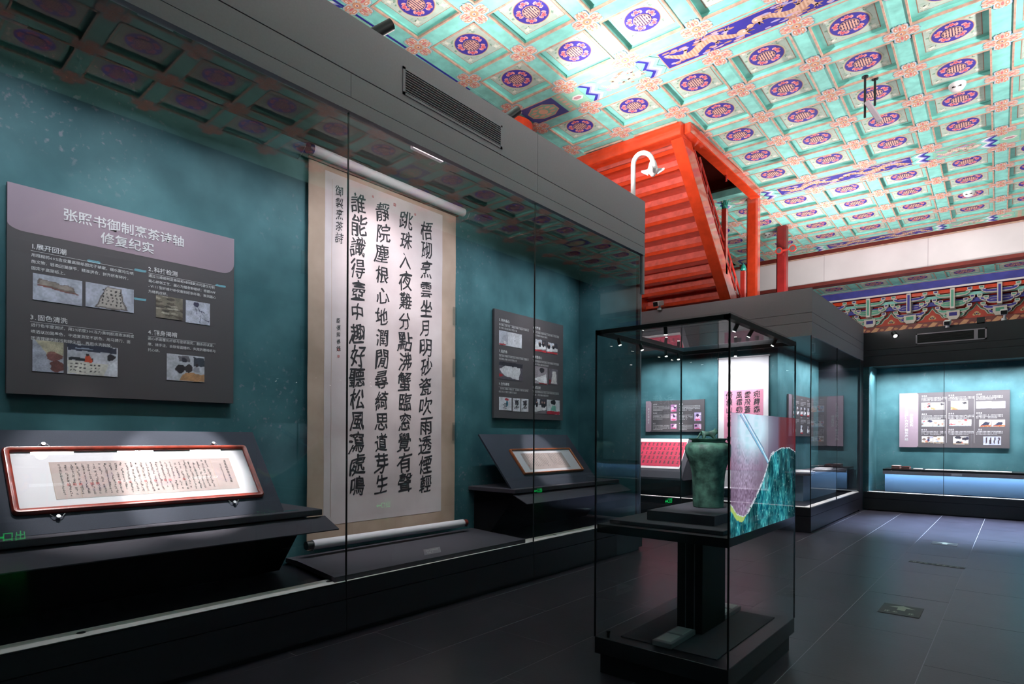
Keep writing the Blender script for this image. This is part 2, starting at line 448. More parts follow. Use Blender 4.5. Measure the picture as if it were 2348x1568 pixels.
# ---------------------------------------------------------------- painted coffered ceiling
us = [U0 + (i - 1) * su for i in range(0, 10)]          # rib lines along the room (index 1 is the first seen)
groups = []                                           # (v lines) groups separated by painted beams
v2 = V0 + 2 * sv
gA = [v2 - sv * k for k in range(7, -1, -1)]; gB = [v2 + bw_ + sv * k for k in range(6)]
gC = [gB[-1] + bw_ + sv * k for k in range(5)]
RW = .095
deck = G()
OPX = (-5.50, -3.80); OPY = (8.52, 11.62)
deck.box((-6.4, -3.2, .12), (OPX[0], 17, .18)); deck.box((OPX[1], -3.2, .12), (3.4, 17, .18))
deck.box((OPX[0], -3.2, .12), (OPX[1], OPY[0], .18)); deck.box((OPX[0], OPY[1], .12), (OPX[1], 17, .18))
ceil = build('ceiling', deck, M['turq'], kind='structure')
ceil.location = (0, 0, CZ); ceil.rotation_euler = (0, 0, .0203)
def down(x, y, z=0): return Fr((x, y, z), (1, 0, 0), (0, -1, 0))
# ribs: long ones as parts
def cut(a0, a1, fixed, along):
    """split a rib around the stair opening"""
    if along == 'v' and OPX[0] - .02 < fixed < OPX[1] - .05: return [(a0, min(a1, OPY[0])), (max(a0, OPY[1]), a1)] if a1 > OPY[0] and a0 < OPY[1] else [(a0, a1)]
    if along == 'u' and OPY[0] < fixed < OPY[1]: return [(a0, OPX[0]), (OPX[1], a1)]
    return [(a0, a1)]
for u in us[1:]:
    for a, b in ((gA[0], gA[-1]), (gB[0], gB[-1]), (gC[0], gC[-1])):
        for p, q in cut(a, b, u, 'v'):
            if q - p > .05: build('rib', G().box((u - RW, p, 0), (u + RW, q, .12)), M['turq'], ceil)
for gr in (gA, gB, gC):
    for v in gr:
        for p, q in cut(us[1], us[-1], v, 'u'):
            if q - p > .05: build('rib', G().box((p, v - RW, -.004), (q, v + RW, .12)), M['turq'], ceil)
# one coffer: board + painted medallion + gilt frame
TQ, TQ2, PALE, NAVY_, REDP, PINKP, GOLDP, CREAM = (138, 212, 202), (146, 216, 206), (186, 204, 192), (62, 54, 156), (216, 92, 108), (240, 170, 170), (184, 132, 110), (236, 212, 198)
hx, hy = su / 2 - RW, sv / 2 - RW
def bat(g, fr, cx, cy, a, s, c):
    def T(pts): return [(cx + s * (x * math.cos(a) - y * math.sin(a)), cy + s * (x * math.sin(a) + y * math.cos(a))) for x, y in pts]
    wing = [(-1, .55), (-.62, .75), (-.3, .35), (0, .6), (.3, .35), (.62, .75), (1, .55), (1.05, .1), (.8, -.25), (.62, .1), (.4, -.15), (.2, -.6), (0, -.35), (-.2, -.6), (-.4, -.15), (-.62, .1), (-.8, -.25), (-1.05, .1)]
    g.flat(fr, T([(x * 1.12, y * 1.12) for x, y in wing]), c, PINKP); g.flat(fr, T([(x * .86, y * .8) for x, y in wing]), c + .001, REDP)
    for sx in (-1, 1):
        g.flat(fr, T(disc(sx * .72, .1, .3, 8)), c + .0015, PINKP); g.flat(fr, T(disc(sx * .72, .1, .17, 7)), c + .0025, REDP)
def crane(g, fr, cx, cy, a, s, c):
    def T(pts): return [(cx + s * (x * math.cos(a) - y * math.sin(a)), cy + s * (x * math.sin(a) + y * math.cos(a))) for x, y in pts]
    g.flat(fr, T([(-1.1, .1), (-.5, .25), (-.2, .9), (.1, .35), (.9, .6), (.55, .1), (.9, -.3), (.35, -.3), (.1, -.8), (-.15, -.25), (-.6, -.1)]), c, (215, 222, 205))
    g.flat(fr, T(disc(-.05, .05, .34, 8)), c + .001, (235, 238, 228)); g.flat(fr, T([(-1.1, .1), (-.8, .22), (-.85, .02)]), c + .001, (60, 60, 60))
pan = G(); D = down(0, 0, 0)
pan.fbox(D, (-hx, -hy, -.085), (hx, hy, -.062), TQ)
def ring(g, fr, x, y, t, c, col):
    for a, b, c0, d in ((-x, -y, x, -y + t), (-x, y - t, x, y), (-x, -y, -x + t, y), (x - t, -y, x, y)): g.flat(fr, rect(a, b, c0, d), c, col)
q = .275
pan.flat(D, rect(-q, -q, q, q), -.061, GOLDP); pan.flat(D, rect(-q + .008, -q + .008, q - .008, q - .008), -.060, PALE)
rr = random.Random(5)
for k in range(26):
    a = rr.uniform(0, 6.28); d = rr.uniform(.2, .3); x, y = d * math.cos(a), d * math.sin(a)
    if abs(x) < q - .04 and abs(y) < q - .04: pan.flat(D, disc(x, y, rr.uniform(.015, .035), 7, rr.uniform(.008, .02), rr.uniform(0, 3)), -.0595, rr.choice([(128, 165, 140), (165, 196, 172), (138, 172, 150)]))
for sx, sy, a in ((-1, 1, 2.4), (1, 1, .8), (1, -1, -.8), (-1, -1, -2.4)): crane(pan, D, sx * .213, sy * .208, a, .062, -.059)
med = G()
med.flat(D, disc(0, 0, .222, 32), -.0585, (196, 200, 180)); med.flat(D, disc(0, 0, .205, 32), -.058, GOLDP); med.flat(D, disc(0, 0, .197, 32), -.0572, NAVY_)
for k in range(5): 
    a = math.pi / 2 + k * 2 * math.pi / 5; bat(med, D, .147 * math.cos(a), .15 * math.sin(a), a + math.pi / 2, .054, -.0565)
med.flat(D, disc(0, 0, .102, 24), -.052, (190, 150, 132)); med.flat(D, disc(0, 0, .093, 24), -.0515, (70, 45, 90))
for k, x in enumerate((-.07, -.042, -.014, .014, .042, .07)):
    hgt = math.sqrt(max(0, .089 ** 2 - x * x)) * .93; med.flat(D, rect(x - .008, -hgt, x + .008, hgt), -.051, (226, 176, 158))
for y in (-.028, .028): 
    med.flat(D, rect(-.085, y - .006, -.028, y + .006), -.0505, (226, 176, 158)); med.flat(D, rect(.028, y - .006, .085, y + .006), -.0505, (226, 176, 158))
frm = G()
for a, b, c0, d in ((-hx, -hy, hx, -hy + .02), (-hx, hy - .02, hx, hy), (-hx, -hy, -hx + .02, hy), (hx - .02, -hy, hx, hy)): frm.fbox(D, (a, b, -.012), (c0, d, .012))
proto = None
def coffer(u, v, sy=1.0):
    global proto
    if proto is None:
        p = build('coffer_panel', pan, M['cpaint'], ceil); m_ = build('medallion', med, M['cpaint'], p); f_ = build('gilt_frame', frm, M['gold'], p)
        proto = (p.data, m_.data, f_.data)
    else:
        p = bpy.data.objects.new('coffer_panel', proto[0]); C.objects.link(p); p.parent = ceil
        for nm, me in (('medallion', proto[1]), ('gilt_frame', proto[2])):
            if nm == 'medallion' and sy < 1: continue
            q_ = bpy.data.objects.new(nm, me); C.objects.link(q_); q_.parent = p
    p.location = (u, v, 0); p.scale = (1, sy, 1)
for gr in (gA, gB, gC):
    for j in range(len(gr) - 1):
        for i in range(1, len(us) - 1):
            u = (us[i] + us[i + 1]) / 2; v = (gr[j] + gr[j + 1]) / 2
            if OPX[0] - .3 < u < OPX[1] and OPY[0] < v < OPY[1]: continue
            coffer(u, v)
# rosettes on the crossings
ro = G()
def petal(g, fr, a, c):
    def T(pts): return [(x * math.cos(a) - y * math.sin(a), x * math.sin(a) + y * math.cos(a)) for x, y in pts]
    up_ = [(.03, .03), (.07, .084), (.165, .09), (.20, .062), (.175, .032), (.215, 0)]
    out = [(x, -y) for x, y in up_] + up_[-2::-1]
    out = [(x * .9, y * .93) for x, y in out]
    sc = lambda q: T([(.105 + (x - .105) * q, y * q) for x, y in out])
    g.flat(fr, sc(1), c, (134, 156, 190)); g.flat(fr, sc(.92), c + .0008, (206, 208, 206)); g.flat(fr, sc(.8), c + .0016, (208, 184, 168))
    for sy_ in (-1, 1):
        g.flat(fr, T([(x + .0, y) for x, y in disc(.105, sy_ * .042, .04, 9, .02, .2 * sy_)]), c + .0024, (216, 140, 112)); g.flat(fr, T(disc(.105, sy_ * .042, .022, 7, .009)), c + .003, (240, 222, 214))
        g.flat(fr, T(disc(.16, sy_ * .03, .018, 6, .012)), c + .0024, (218, 150, 124))
    g.flat(fr, T(disc(.10, 0, .04, 8, .014)), c + .0026, (214, 118, 116))
for k in range(4): petal(ro, D, k * math.pi / 2, .006)
ro.flat(D, rect(-.07, -.07, .07, .07), .0055, (214, 176, 160))
ro.flat(D, disc(0, 0, .05, 12), .011, (208, 150, 116)); ro.flat(D, disc(0, 0, .022, 8), .012, (240, 215, 200)); ro.flat(D, disc(0, 0, .012, 8), .013, (120, 80, 110))
rome = None
for gr in (gA, gB, gC):
    for v in gr:
        for u in us[1:]:
            if OPX[0] < u < OPX[1] and OPY[0] < v < OPY[1]: continue
            if rome is None: o = build('rosette', ro, M['cpaint'], ceil); rome = o.data
            else: o = bpy.data.objects.new('rosette', rome); C.objects.link(o); o.parent = ceil
            o.location = (u, v, 0)
# painted beams between the groups
def dragon(g, fr, x0, x1, hh, c, col, col2, seed, flip=1):
    r = random.Random(seed); L = x1 - x0; N = 46; up_, lo = [], []
    for k in range(N + 1):
        t = k / N; x = x0 + L * (t if flip > 0 else 1 - t); y = hh * .42 * math.sin(t * 9.5 + seed) * (1 - .25 * t)
        w_ = hh * (.10 + .27 * math.sin(math.pi * min(1, t * 1.05)) ** .7)
        up_.append((x, y + w_)); lo.append((x, y - w_))
    for k in range(N): g.flat(fr, [lo[k], lo[k + 1], up_[k + 1], up_[k]] if flip > 0 else [up_[k], up_[k + 1], lo[k + 1], lo[k]], c, col if k % 2 else col2)
    hxp = (up_[-1][0], (up_[-1][1] + lo[-1][1]) / 2)
    g.flat(fr, disc(hxp[0], hxp[1], hh * .36, 11, hh * .3, .2), c + .001, col)
    for k in range(7):
        a = r.uniform(0, 6.28); g.flat(fr, [(hxp[0] + hh * .25 * math.cos(a + .3), hxp[1] + hh * .25 * math.sin(a + .3)), (hxp[0] + hh * .25 * math.cos(a - .3), hxp[1] + hh * .25 * math.sin(a - .3)), (hxp[0] + hh * .75 * math.cos(a), hxp[1] + hh * .6 * math.sin(a))], c + .0015, col2)
    g.flat(fr, disc(hxp[0] + flip * hh * .1, hxp[1] + .01, hh * .08, 6), c + .002, (250, 230, 220))
    for t in (.22, .45, .62, .8):
        k = int(t * N); x, y = up_[k][0], (up_[k][1] + lo[k][1]) / 2; s = 1 if y < 0 else -1
        g.flat(fr, [(x - hh * .12, y), (x + hh * .12, y), (x + hh * .42, y + s * hh * .55), (x + hh * .25, y + s * hh * .62)], c + .001, col)
        for a in (-.5, 0, .5): g.flat(fr, [(x + hh * .25, y + s * hh * .5), (x + hh * .42, y + s * hh * .5), (x + hh * (.34 + a * .5), y + s * hh * .85)], c + .001, col2)
    for k in range(int(L / hh * 11)):
        x = r.uniform(x0, x1); y = r.choice([-1, 1]) * r.uniform(.4, .82) * hh
        g.flat(fr, disc(x, y, hh * r.uniform(.14, .3), 8, hh * r.uniform(.06, .10), 0), c + .0003 + .00003 * (k % 60), r.choice([(205, 165, 170), (180, 130, 110), (170, 160, 205)]))
def chevron(g, fr, x, hh, c, s=1, n=2):
    for k, (dx, col) in enumerate(((0, (48, 44, 150)), (.05, (150, 150, 215)), (.085, (238, 240, 242)), (.13, TQ2))):
        t = .05 if k < 3 else .06
        pts = []
        N = 2 * n
        L = [(x + s * (dx + (.09 if j % 2 else 0)), -hh + 2 * hh * j / N) for j in range(N + 1)]
        for j in range(N):
            a, b = L[j], L[j + 1]; pts = [a, (a[0] + s * t, a[1]), (b[0] + s * t, b[1]), b]
            g.flat(fr, pts if s > 0 else pts[::-1], c + .003 + k * .0007, col)
def beam_paint(g, fr, hh, segs, c=.006):
    for kind, a, b in segs:
        if kind == 'blue':
            g.flat(fr, rect(a, -hh, b, hh), c, (205, 150, 130)); g.flat(fr, rect(a + .015, -hh + .015, b - .015, hh - .015), c + .001, (50, 44, 150))
            m = (a + b) / 2
            dragon(g, fr, a + .06, m - .1, hh, c + .002, (208, 172, 150), (186, 142, 116), 2, 1); dragon(g, fr, m + .1, b - .06, hh, c + .002, (208, 172, 150), (186, 142, 116), 5, -1)
            g.flat(fr, disc(m, 0, hh * .2, 10), c + .003, (230, 180, 150))
        elif kind == 'pale':
            g.flat(fr, rect(a, -hh, b, hh), c, (140, 196, 172)); dragon(g, fr, a + .05, b - .05, hh * .95, c + .002, (222, 206, 190), (196, 170, 150), 9, 1)
        elif kind == 'med':
            g.flat(fr, rect(a, -hh * 1.25, b, hh * 1.25), c, (72, 76, 138)); m = (a + b) / 2
            g.flat(fr, disc(m, 0, (b - a) * .43, 8, hh * .95, .4), c + .001, (205, 160, 135)); g.flat(fr, disc(m, 0, (b - a) * .39, 8, hh * .86, .4), c + .002, (135, 186, 160))
            for k in range(9): g.flat(fr, disc(m + (b - a) * .26 * math.cos(k * .7), hh * .55 * math.sin(k * .7), .05, 7, .025, k), c + .003, (215, 170, 145))
            g.flat(fr, disc(m, 0, .07, 9), c + .003, (220, 180, 150))
        elif kind == 'strip':
            g.flat(fr, rect(a, -hh * 1.25, b, hh * 1.25), c, (150, 190, 165)); n = 6
            for k in range(n): g.flat(fr, rect(a + .04, -hh * 1.2 + k * hh * .4, b - .04, -hh * 1.2 + k * hh * .4 + hh * .25), c + .001, (212, 170, 150))
        elif kind == 'chev+': chevron(g, fr, a, hh * 1.15, c, 1)
        elif kind == 'chev-': chevron(g, fr, a, hh * 1.15, c, -1)
        elif kind == 'loz':
            g.flat(fr, rect(a, -hh * 1.15, b, hh * 1.15), c, (150, 205, 180)); g.flat(fr, disc((a + b) / 2, 0, (b - a) * .42, 6, hh * .35), c + .001, (236, 222, 220)); g.flat(fr, disc((a + b) / 2, 0, (b - a) * .3, 6, hh * .2), c + .002, (190, 140, 150))
iu = lambda i: U0 + i * su
SEG = [('strip', iu(-.12), iu(.02)), ('med', iu(.04), iu(.68)), ('strip', iu(.7), iu(.86)), ('loz', iu(.88), iu(1.12)), ('chev+', iu(1.14), 0), ('pale', iu(1.38), iu(2.05)), ('chev+', iu(2.08), 0), ('blue', iu(2.38), iu(4.72)), ('chev-', iu(5.0), 0), ('pale', iu(5.04), iu(5.72)), ('chev-', iu(5.96), 0), ('loz', iu(5.98), iu(6.24)), ('strip', iu(6.26), iu(6.42)), ('med', iu(6.44), iu(7.1))]
for va in (gA[-1], gB[-1], gC[-1]):
    vb = va + bw_
    b = build('painted_beam', G().box((iu(-.2), va + RW, -.002), (us[-1] + .1, vb - RW, .12)), M['turq'], ceil)
    pg = G(); beam_paint(pg, down(0, (va + vb) / 2), (bw_ - 2 * RW) * .40, SEG); build('dragon_painting', pg, M['cpaint'], b)
    for v in (va + RW, vb - RW):
        build('gilt_edge', G().box((iu(-.2), v - .008, -.008), (us[-1], v + .008, .02)), M['gold'], b)
# beam along the left edge
b = build('painted_beam', G().box((U0 - .75, -3, -.002), (U0 - RW, 17, .12)), M['turq'], ceil)
frL = Fr((U0 - RW - .27, 0, 0), (0, 1, 0), (1, 0, 0))
pg = G(); hh = .19
beam_paint(pg, frL, hh, [('pale', 1.2, 3.3), ('chev-', 3.9, 0), ('loz', 4.0, 4.5), ('blue', 4.75, 5.75), ('loz', 5.85, 6.1), ('med', 6.15, 6.6), ('med', 7.3, 7.9), ('loz', 7.95, 8.2), ('blue', 8.3, 9.5)])
pg.flat(frL, rect(0, hh + .03, 5.9, hh + .06), .006, (48, 44, 150)); pg.flat(frL, rect(7.0, hh + .03, 12, hh + .06), .006, (48, 44, 150))
build('dragon_painting', pg, M['cpaint'], b)
# narrow coffer in front of the stair opening
for i in (1, 2):
    u = (us[i] + us[i + 1]) / 2
    n_ = G().fbox(down(u, 8.30), (-hx, -.24, -.04), (hx, .09, -.03)); build('narrow_panel', n_, M['turq'], ceil)
    n_ = G()
    for a, b2, c0, d in ((-hx, -.1, hx, -.085), (-hx, .085, hx, .1)): n_.fbox(down(u, 8.30), (a, b2, -.012), (c0, d, .012))
    build('gilt_edge', n_, M['gold'], ceil)
# shaft above the stair opening
sh = G(); a, b = OPX; c0, d = OPY
sh.box((a - .05, c0 - .05, CZ + .1), (a, d + .05, 7.8)); sh.box((b, c0 - .05, CZ + .1), (b + .05, d + .05, 7.8))
sh.box((a, c0 - .05, CZ + .1), (b, c0, 7.8)); sh.box((a, d, CZ + .1), (b, d + .05, 7.8)); sh.box((a, c0, 7.8), (b, d, 7.85))
struct('trim_1', sh, M['brown'])
# red column rising behind the left case
g = G().cyl((-5.80, 6.8, 0), (-5.80, 6.8, 6.1), .34, n=28, caps=True)
solo('round_column', g, M['red'], 'round red lacquered column rising behind the left case into the ceiling', 'column', smooth=True)
# ---------------------------------------------------------------- white beam and lower ceiling
g = G().box((-6.2, 16.55, 5.40), (2.6, 16.85, 6.07)); wb = struct('trim_2', g, M['beam'])
g = G()
for y in (-5.3, -3.35, -1.0, 1.4): pass
for x in (-4.9, -3.75, -1.6, .6): g.box((x, 16.546, 5.40), (x + .006, 16.5505, 6.07))
build('panel_joint', g, M['greyplas'], wb)
g = G().box((-6.2, 16.48, 6.07), (2.6, 16.9, 6.28)).box((-6.2, 16.50, 5.32), (2.6, 16.8, 5.40)); build('moulding', g, M['brown'], wb)
g = G().box((-6.2, 16.46, 6.05), (2.6, 16.50, 6.075)); build('gilt_edge', g, M['gold'], wb)
# lower ceiling strip
LZ = 5.34
low = G().box((-6.2, 16.85, LZ + .09), (2.6, 17.8, LZ + .13)); lowc = struct('trim_3', low, M['turq'])
for i in range(10):
    u = -6.1 + .28 + i * .903
    p = bpy.data.objects.new('coffer_panel', proto[0]); C.objects.link(p); p.parent = lowc; p.location = (u + .33, 17.31, LZ); p.scale = (1, .93, .25)
    for nm, me in (('medallion', proto[1]), ('gilt_frame', proto[2])):
        q_ = bpy.data.objects.new(nm, me); C.objects.link(q_); q_.parent = p
    build('rib', G().box((u - .12 - .095 + .0, 16.86, LZ), (u - .12 + .095, 17.66, LZ + .09)), M['turq'], lowc)
build('rib', G().box((-6.2, 17.66, LZ - .004), (2.6, 17.74, LZ + .09)), M['turq'], lowc)
build('gilt_edge', G().box((-6.2, 17.74, LZ - .01), (2.6, 17.76, LZ + .05)), M['gold'], lowc)
# blue purlin and the bracket sets
g = G().box((-6.2, 17.76, 5.14), (2.6, 17.98, LZ + .05)); bl = struct('trim_4', g, M['bluep'])
build('white_edge', G().box((-6.2, 17.73, 5.11), (2.6, 17.77, 5.15)), M['white'], bl)
BKW = G()
bk = G(); fb = lambda x, z, y=18.2: Fr((x, y, z), (1, 0, 0), (0, 0, 1))
# back boards: red, green and blue runs between the bracket sets
g = G().box((-6.2, 18.3, 4.2), (2.6, 18.4, 5.2)); bb_ = struct('trim_5', g, M['dred'])
build('green_rail', G().box((-6.2, 18.0, 4.93), (2.6, 18.12, 5.0)), M['turq'], bb_); build('red_rail', G().box((-6.2, 17.85, 5.02), (2.6, 17.95, 5.10)), M['red'], bb_)
build('blue_rail', G().box((-6.2, 18.1, 4.78), (2.6, 18.2, 4.88)), M['bluep'], bb_)
# gold carved frieze
g = G().box((-6.2, 18.12, 4.22), (2.6, 18.3, 4.40)); fz = struct('trim_6', g, M['brown'])
g = G(); r = random.Random(8); F = fb(0, 4.31, 18.118)
x = -6.1
while x < 2.4:
    g.flat(F, [(x, -.06), (x + .16, -.03), (x + .22, .05), (x + .12, .07), (x + .05, .0)], .001, (214, 160, 120)); g.flat(F, disc(x + .27, r.uniform(-.03, .03), .05, 7, .03), .001, (190, 132, 95)); x += .31
build('gilt_carving', g, M['cpaint'], fz)
ST = [(-.52, .0), (-.50, -.055), (-.40, -.10), (-.2, -.115), (.2, -.115), (.40, -.10), (.50, -.055), (.52, .0), (.40, .0), (.36, -.03), (-.36, -.03), (-.40, .0)]
bp = {}
def arm(g, fr, w, h, c, colr):
    P = [(x * w, y * h / .115 * .115 * 1.0) for x, y in ST]
    g.prism(fr, P, c - .1, c, (205, 200, 190)); P2 = [(x * w * .93, (y + .057) * h * .62 - .057 * h) for x, y in ST]
    g.flat(fr, P2, c + .004, colr)
def blk(g, fr, x, y, s, c, colr):
    g.prism(fr, [(x - s, y + s), (x - s, y), (x - s * .6, y - s * .6), (x + s * .6, y - s * .6), (x + s, y), (x + s, y + s)], c - .12, c, (205, 200, 190)); g.flat(fr, rect(x - s * .6, y + s * .05, x + s * .6, y + s * .7), c + .004, colr)
BX = [-4.75 + .88 * k for k in range(7)]
for k, bx in enumerate(BX):
    a = 'green' if k % 2 == 0 else 'blue'; c1, c2 = ((100, 170, 145), (50, 46, 130)) if k % 2 == 0 else ((66, 62, 150), (90, 160, 135))
    side = ['nearest the dark case corner', 'second', 'third', 'fourth', 'fifth', 'sixth', 'seventh'][k]
    t = thing('bracket_set', f'{a} painted roof bracket set under the low ceiling, {side} from the left' if k else f'{a} painted roof bracket set, leftmost of the row under the low ceiling', 'bracket', (bx, 18.3, 4.4), 'roof bracket sets above the far case')
    for w_, z, y in ((.42, 4.56, 18.12), (.62, 4.67, 18.06), (.50, 4.80, 17.98), (.74, 4.86, 18.0), (.66, 5.02, 17.84)):
        g = G(); fr = fb(bx, z, y); arm(g, fr, w_, 1.0, 0, c1); build('arm', g, M['cpaint'], t)
        g = G()
        for s in (-1, 1): blk(g, fr, s * w_ * .5, .02, .05, .02, c2)
        build('block', g, M['cpaint'], t)
    g = G()
    g.box((bx - .045, 17.76, 4.62), (bx + .045, 18.2, 5.1), (215, 210, 200)); g.flat(fb(bx, 4.86, 17.757), rect(-.025, -.2, .025, .2), 0, c1); build('centre_post', g, M['cpaint'], t)
    g = G(); blk(g, fb(bx, 4.47, 18.0), 0, 0, .13, 0, c2); build('base_block', g, M['cpaint'], t)
g = G(); F = fb(0, 4.4, 18.296)
for k in range(-1, 8):
    x = BX[0] - .44 + .88 * k
    P = [(-.40, 0), (-.36, .06), (-.22, .1), (-.16, .2), (-.08, .24), (0, .36), (.08, .24), (.16, .2), (.22, .1), (.36, .06), (.40, 0)]
    for s, cc, col in ((1.12, 0, (70, 110, 95)), (1.0, .002, (190, 200, 180)), (.92, .003, (190, 78, 62))): g.flat(F, [(x + a * s, b * s) for a, b in P], cc, col)
    for a, rr_ in ((0, .05), (-.05, .03), (.05, .03)): g.flat(F, disc(x + a, .1 + (.03 if a == 0 else 0), rr_, 8), .005, (205, 175, 130))
    g.flat(F, disc(x, .12, .02, 6), .006, (60, 60, 120))
build('painted_triangles', g, M['cpaint'], bb_)
# ================================================================ CASES
GX = -3.84
def spotlamp(p, d, nm='spotlight', label='', grp=None, L=.09, r=.028, parent=None):
    p = np.array(p, float); d = np.array(d, float); d /= np.linalg.norm(d)
    g = G().cyl(p, p + d * L, r, n=14); g2 = G().cyl(p + d * L, p + d * (L + .003), r * .8, n=14)
    if parent is None:
        t = thing(nm, label, 'spotlight', tuple(p), grp); build('housing', g, M['black'], t, smooth=True); build('lens', g2, M['led'], t); return t
    o = build('spotlight', g, M['black'], parent, smooth=True); build('lens', g2, M['led'], o); return o
# ---- left wall case
lc = thing('wall_case', 'long grey wall display case with tall glass front holding the hanging scroll', 'display case', (-4.3, 3.5, 0))
g = G().box((-4.85, -.6, 0), (-3.87, 7.22, .385)); build('base', g, M['plinth'], lc)
g = G(); seams = [-.6, .37, 2.641, 4.911, 7.25]
for a, b in zip(seams[:-1], seams[1:]):
    g.box((-3.87, a + .002, .045), (-3.835, b - .002, .272)); g.box((-3.87, a + .002, .278), (-3.84, b - .002, .408))
build('plinth_panel', g, M['plinth'], lc)
build('toe_kick', G().box((-3.9, -.6, 0), (-3.875, 7.2, .045)), M['black'], lc)
build('glass_rail', G().box((-4.0, -.6, .385), (-3.846, 7.2, .41)), M['rail'], lc)
g = G()
for y in (1.0, 2.55, 4.0, 5.4, 6.6): g.cyl((-3.93, y, .41), (-3.93, y, .4115), .022, n=14)
build('lock_cover', g, M['black'], lc)
build('back_wall', G().box((-4.86, -.6, .36), (-4.811, 7.22, 4.4)), M['teal'], lc)
build('end_wall', G().box((-4.811, 7.17, .41), (-3.90, 7.22, 4.2)), M['teal'], lc)
build('end_trim', G().box((-3.90, 7.17, .41), (-3.87, 7.24, 4.2)), M['black'], lc)
build('inner_ceiling', G().box((-4.811, -.6, 4.07), (-3.95, 7.17, 4.10)), M['black'], lc)
g = G().box((-3.95, -.6, 4.03), (-3.875, 7.24, 4.62)).box((-4.86, -.6, 4.58), (-3.875, 7.24, 4.615)); build('carcass', g, M['black'], lc)
def fband(z0, z1, ys, x=-3.815, nm='fascia_panel'):
    for a, b in zip(ys[:-1], ys[1:]): build(nm, G().box((-3.875, a + .002, z0), (x, b - .002, z1)), M['fascia'], lc)
fband(4.208, 4.63, [-.6, 4.911, 7.25]); fband(4.022, 4.2, [-.6, 2.641, 4.911, 7.215]); fband(3.915, 4.017, [-.6, 7.25])
build('fascia_end', G().box((-3.87, 7.2, 3.4), (-3.82, 7.25, 4.2)), M['fascia'], lc)
for k, (a, b) in enumerate(((-.6, .37), (.37, 2.641), (2.641, 4.911), (4.911, 7.2))):
    build('glass_pane', G().box((GX - .01, a + .004, .40), (GX, b - .004, 3.925)), M['glass'], lc)
g = G()
for y in (.37, 2.641, 4.911): g.box((GX - .012, y - .004, .41), (GX + .001, y + .004, 3.92))
build('glass_joint', g, M['black'], lc)
build('end_glass_edge', G().box((GX - .012, 7.198, .41), (GX + .002, 7.206, 3.92)), M['steel'], lc)
# air grille
ag = build('air_grille', G().box((-3.817, 3.13, 4.262), (-3.808, 4.35, 4.282)).box((-3.817, 3.13, 4.465), (-3.808, 4.35, 4.485)).box((-3.817, 3.13, 4.262), (-3.808, 3.155, 4.485)).box((-3.817, 4.325, 4.262), (-3.808, 4.35, 4.485)), M['fascia'], lc)
build('grille_back', G().box((-3.8155, 3.15, 4.28), (-3.8145, 4.33, 4.47)), mat('grille_shadow', (8, 8, 9), .8), ag)
for k in range(9):
    z = 4.287 + k * .0202
    fr = Fr((-3.811, 3.155, z), (0, 1, 0), (1, 0, .55)); build('slat', G().fbox(fr, (0, -.005, -.0035), (1.17, .005, .0035)), M['fascia'], ag)
# LED strips seen through the glass
for (x, y, L) in ((-4.11, 3.66, .36), (-4.07, 1.41, .2), (-4.75, .84, .14)):
    solo('strip_light', G().box((x - .02, y - L / 2, 4.04), (x + .02, y + L / 2, 4.07)), M['greyplas'], {3.66: 'thin white strip light inside the case above the scroll', 1.41: 'short strip light inside the case above the large board', .84: 'small strip light at far left inside the case top'}[y], 'light')
# ---------------------------------------------------------------- info boards
def vnoise(nx, ny, sx, sy, seed):
    r = np.random.default_rng(seed); gx, gy = int(nx / sx) + 3, int(ny / sy) + 3; b = r.random((gy, gx))
    xs = np.arange(nx) / sx; ys = np.arange(ny) / sy; xi = xs.astype(int); yi = ys.astype(int); fx = xs - xi; fy = ys - yi
    fx = fx * fx * (3 - 2 * fx); fy = fy * fy * (3 - 2 * fy)
    A_ = b[yi][:, xi]; B_ = b[yi][:, xi + 1]; C_ = b[yi + 1][:, xi]; D_ = b[yi + 1][:, xi + 1]
    return (A_ * (1 - fx) + B_ * fx) * (1 - fy[:, None]) + (C_ * (1 - fx) + D_ * fx) * fy[:, None]
def inpoly(X, Y, pts):
    m = np.zeros(X.shape, bool); n = len(pts)
    for i in range(n):
        (x0, y0), (x1, y1) = pts[i], pts[(i + 1) % n]
        if y0 == y1: continue
        c = ((y0 > Y) != (y1 > Y)) & (X < (x1 - x0) * (Y - y0) / (y1 - y0) + x0); m ^= c
    return m
_ps = [0]
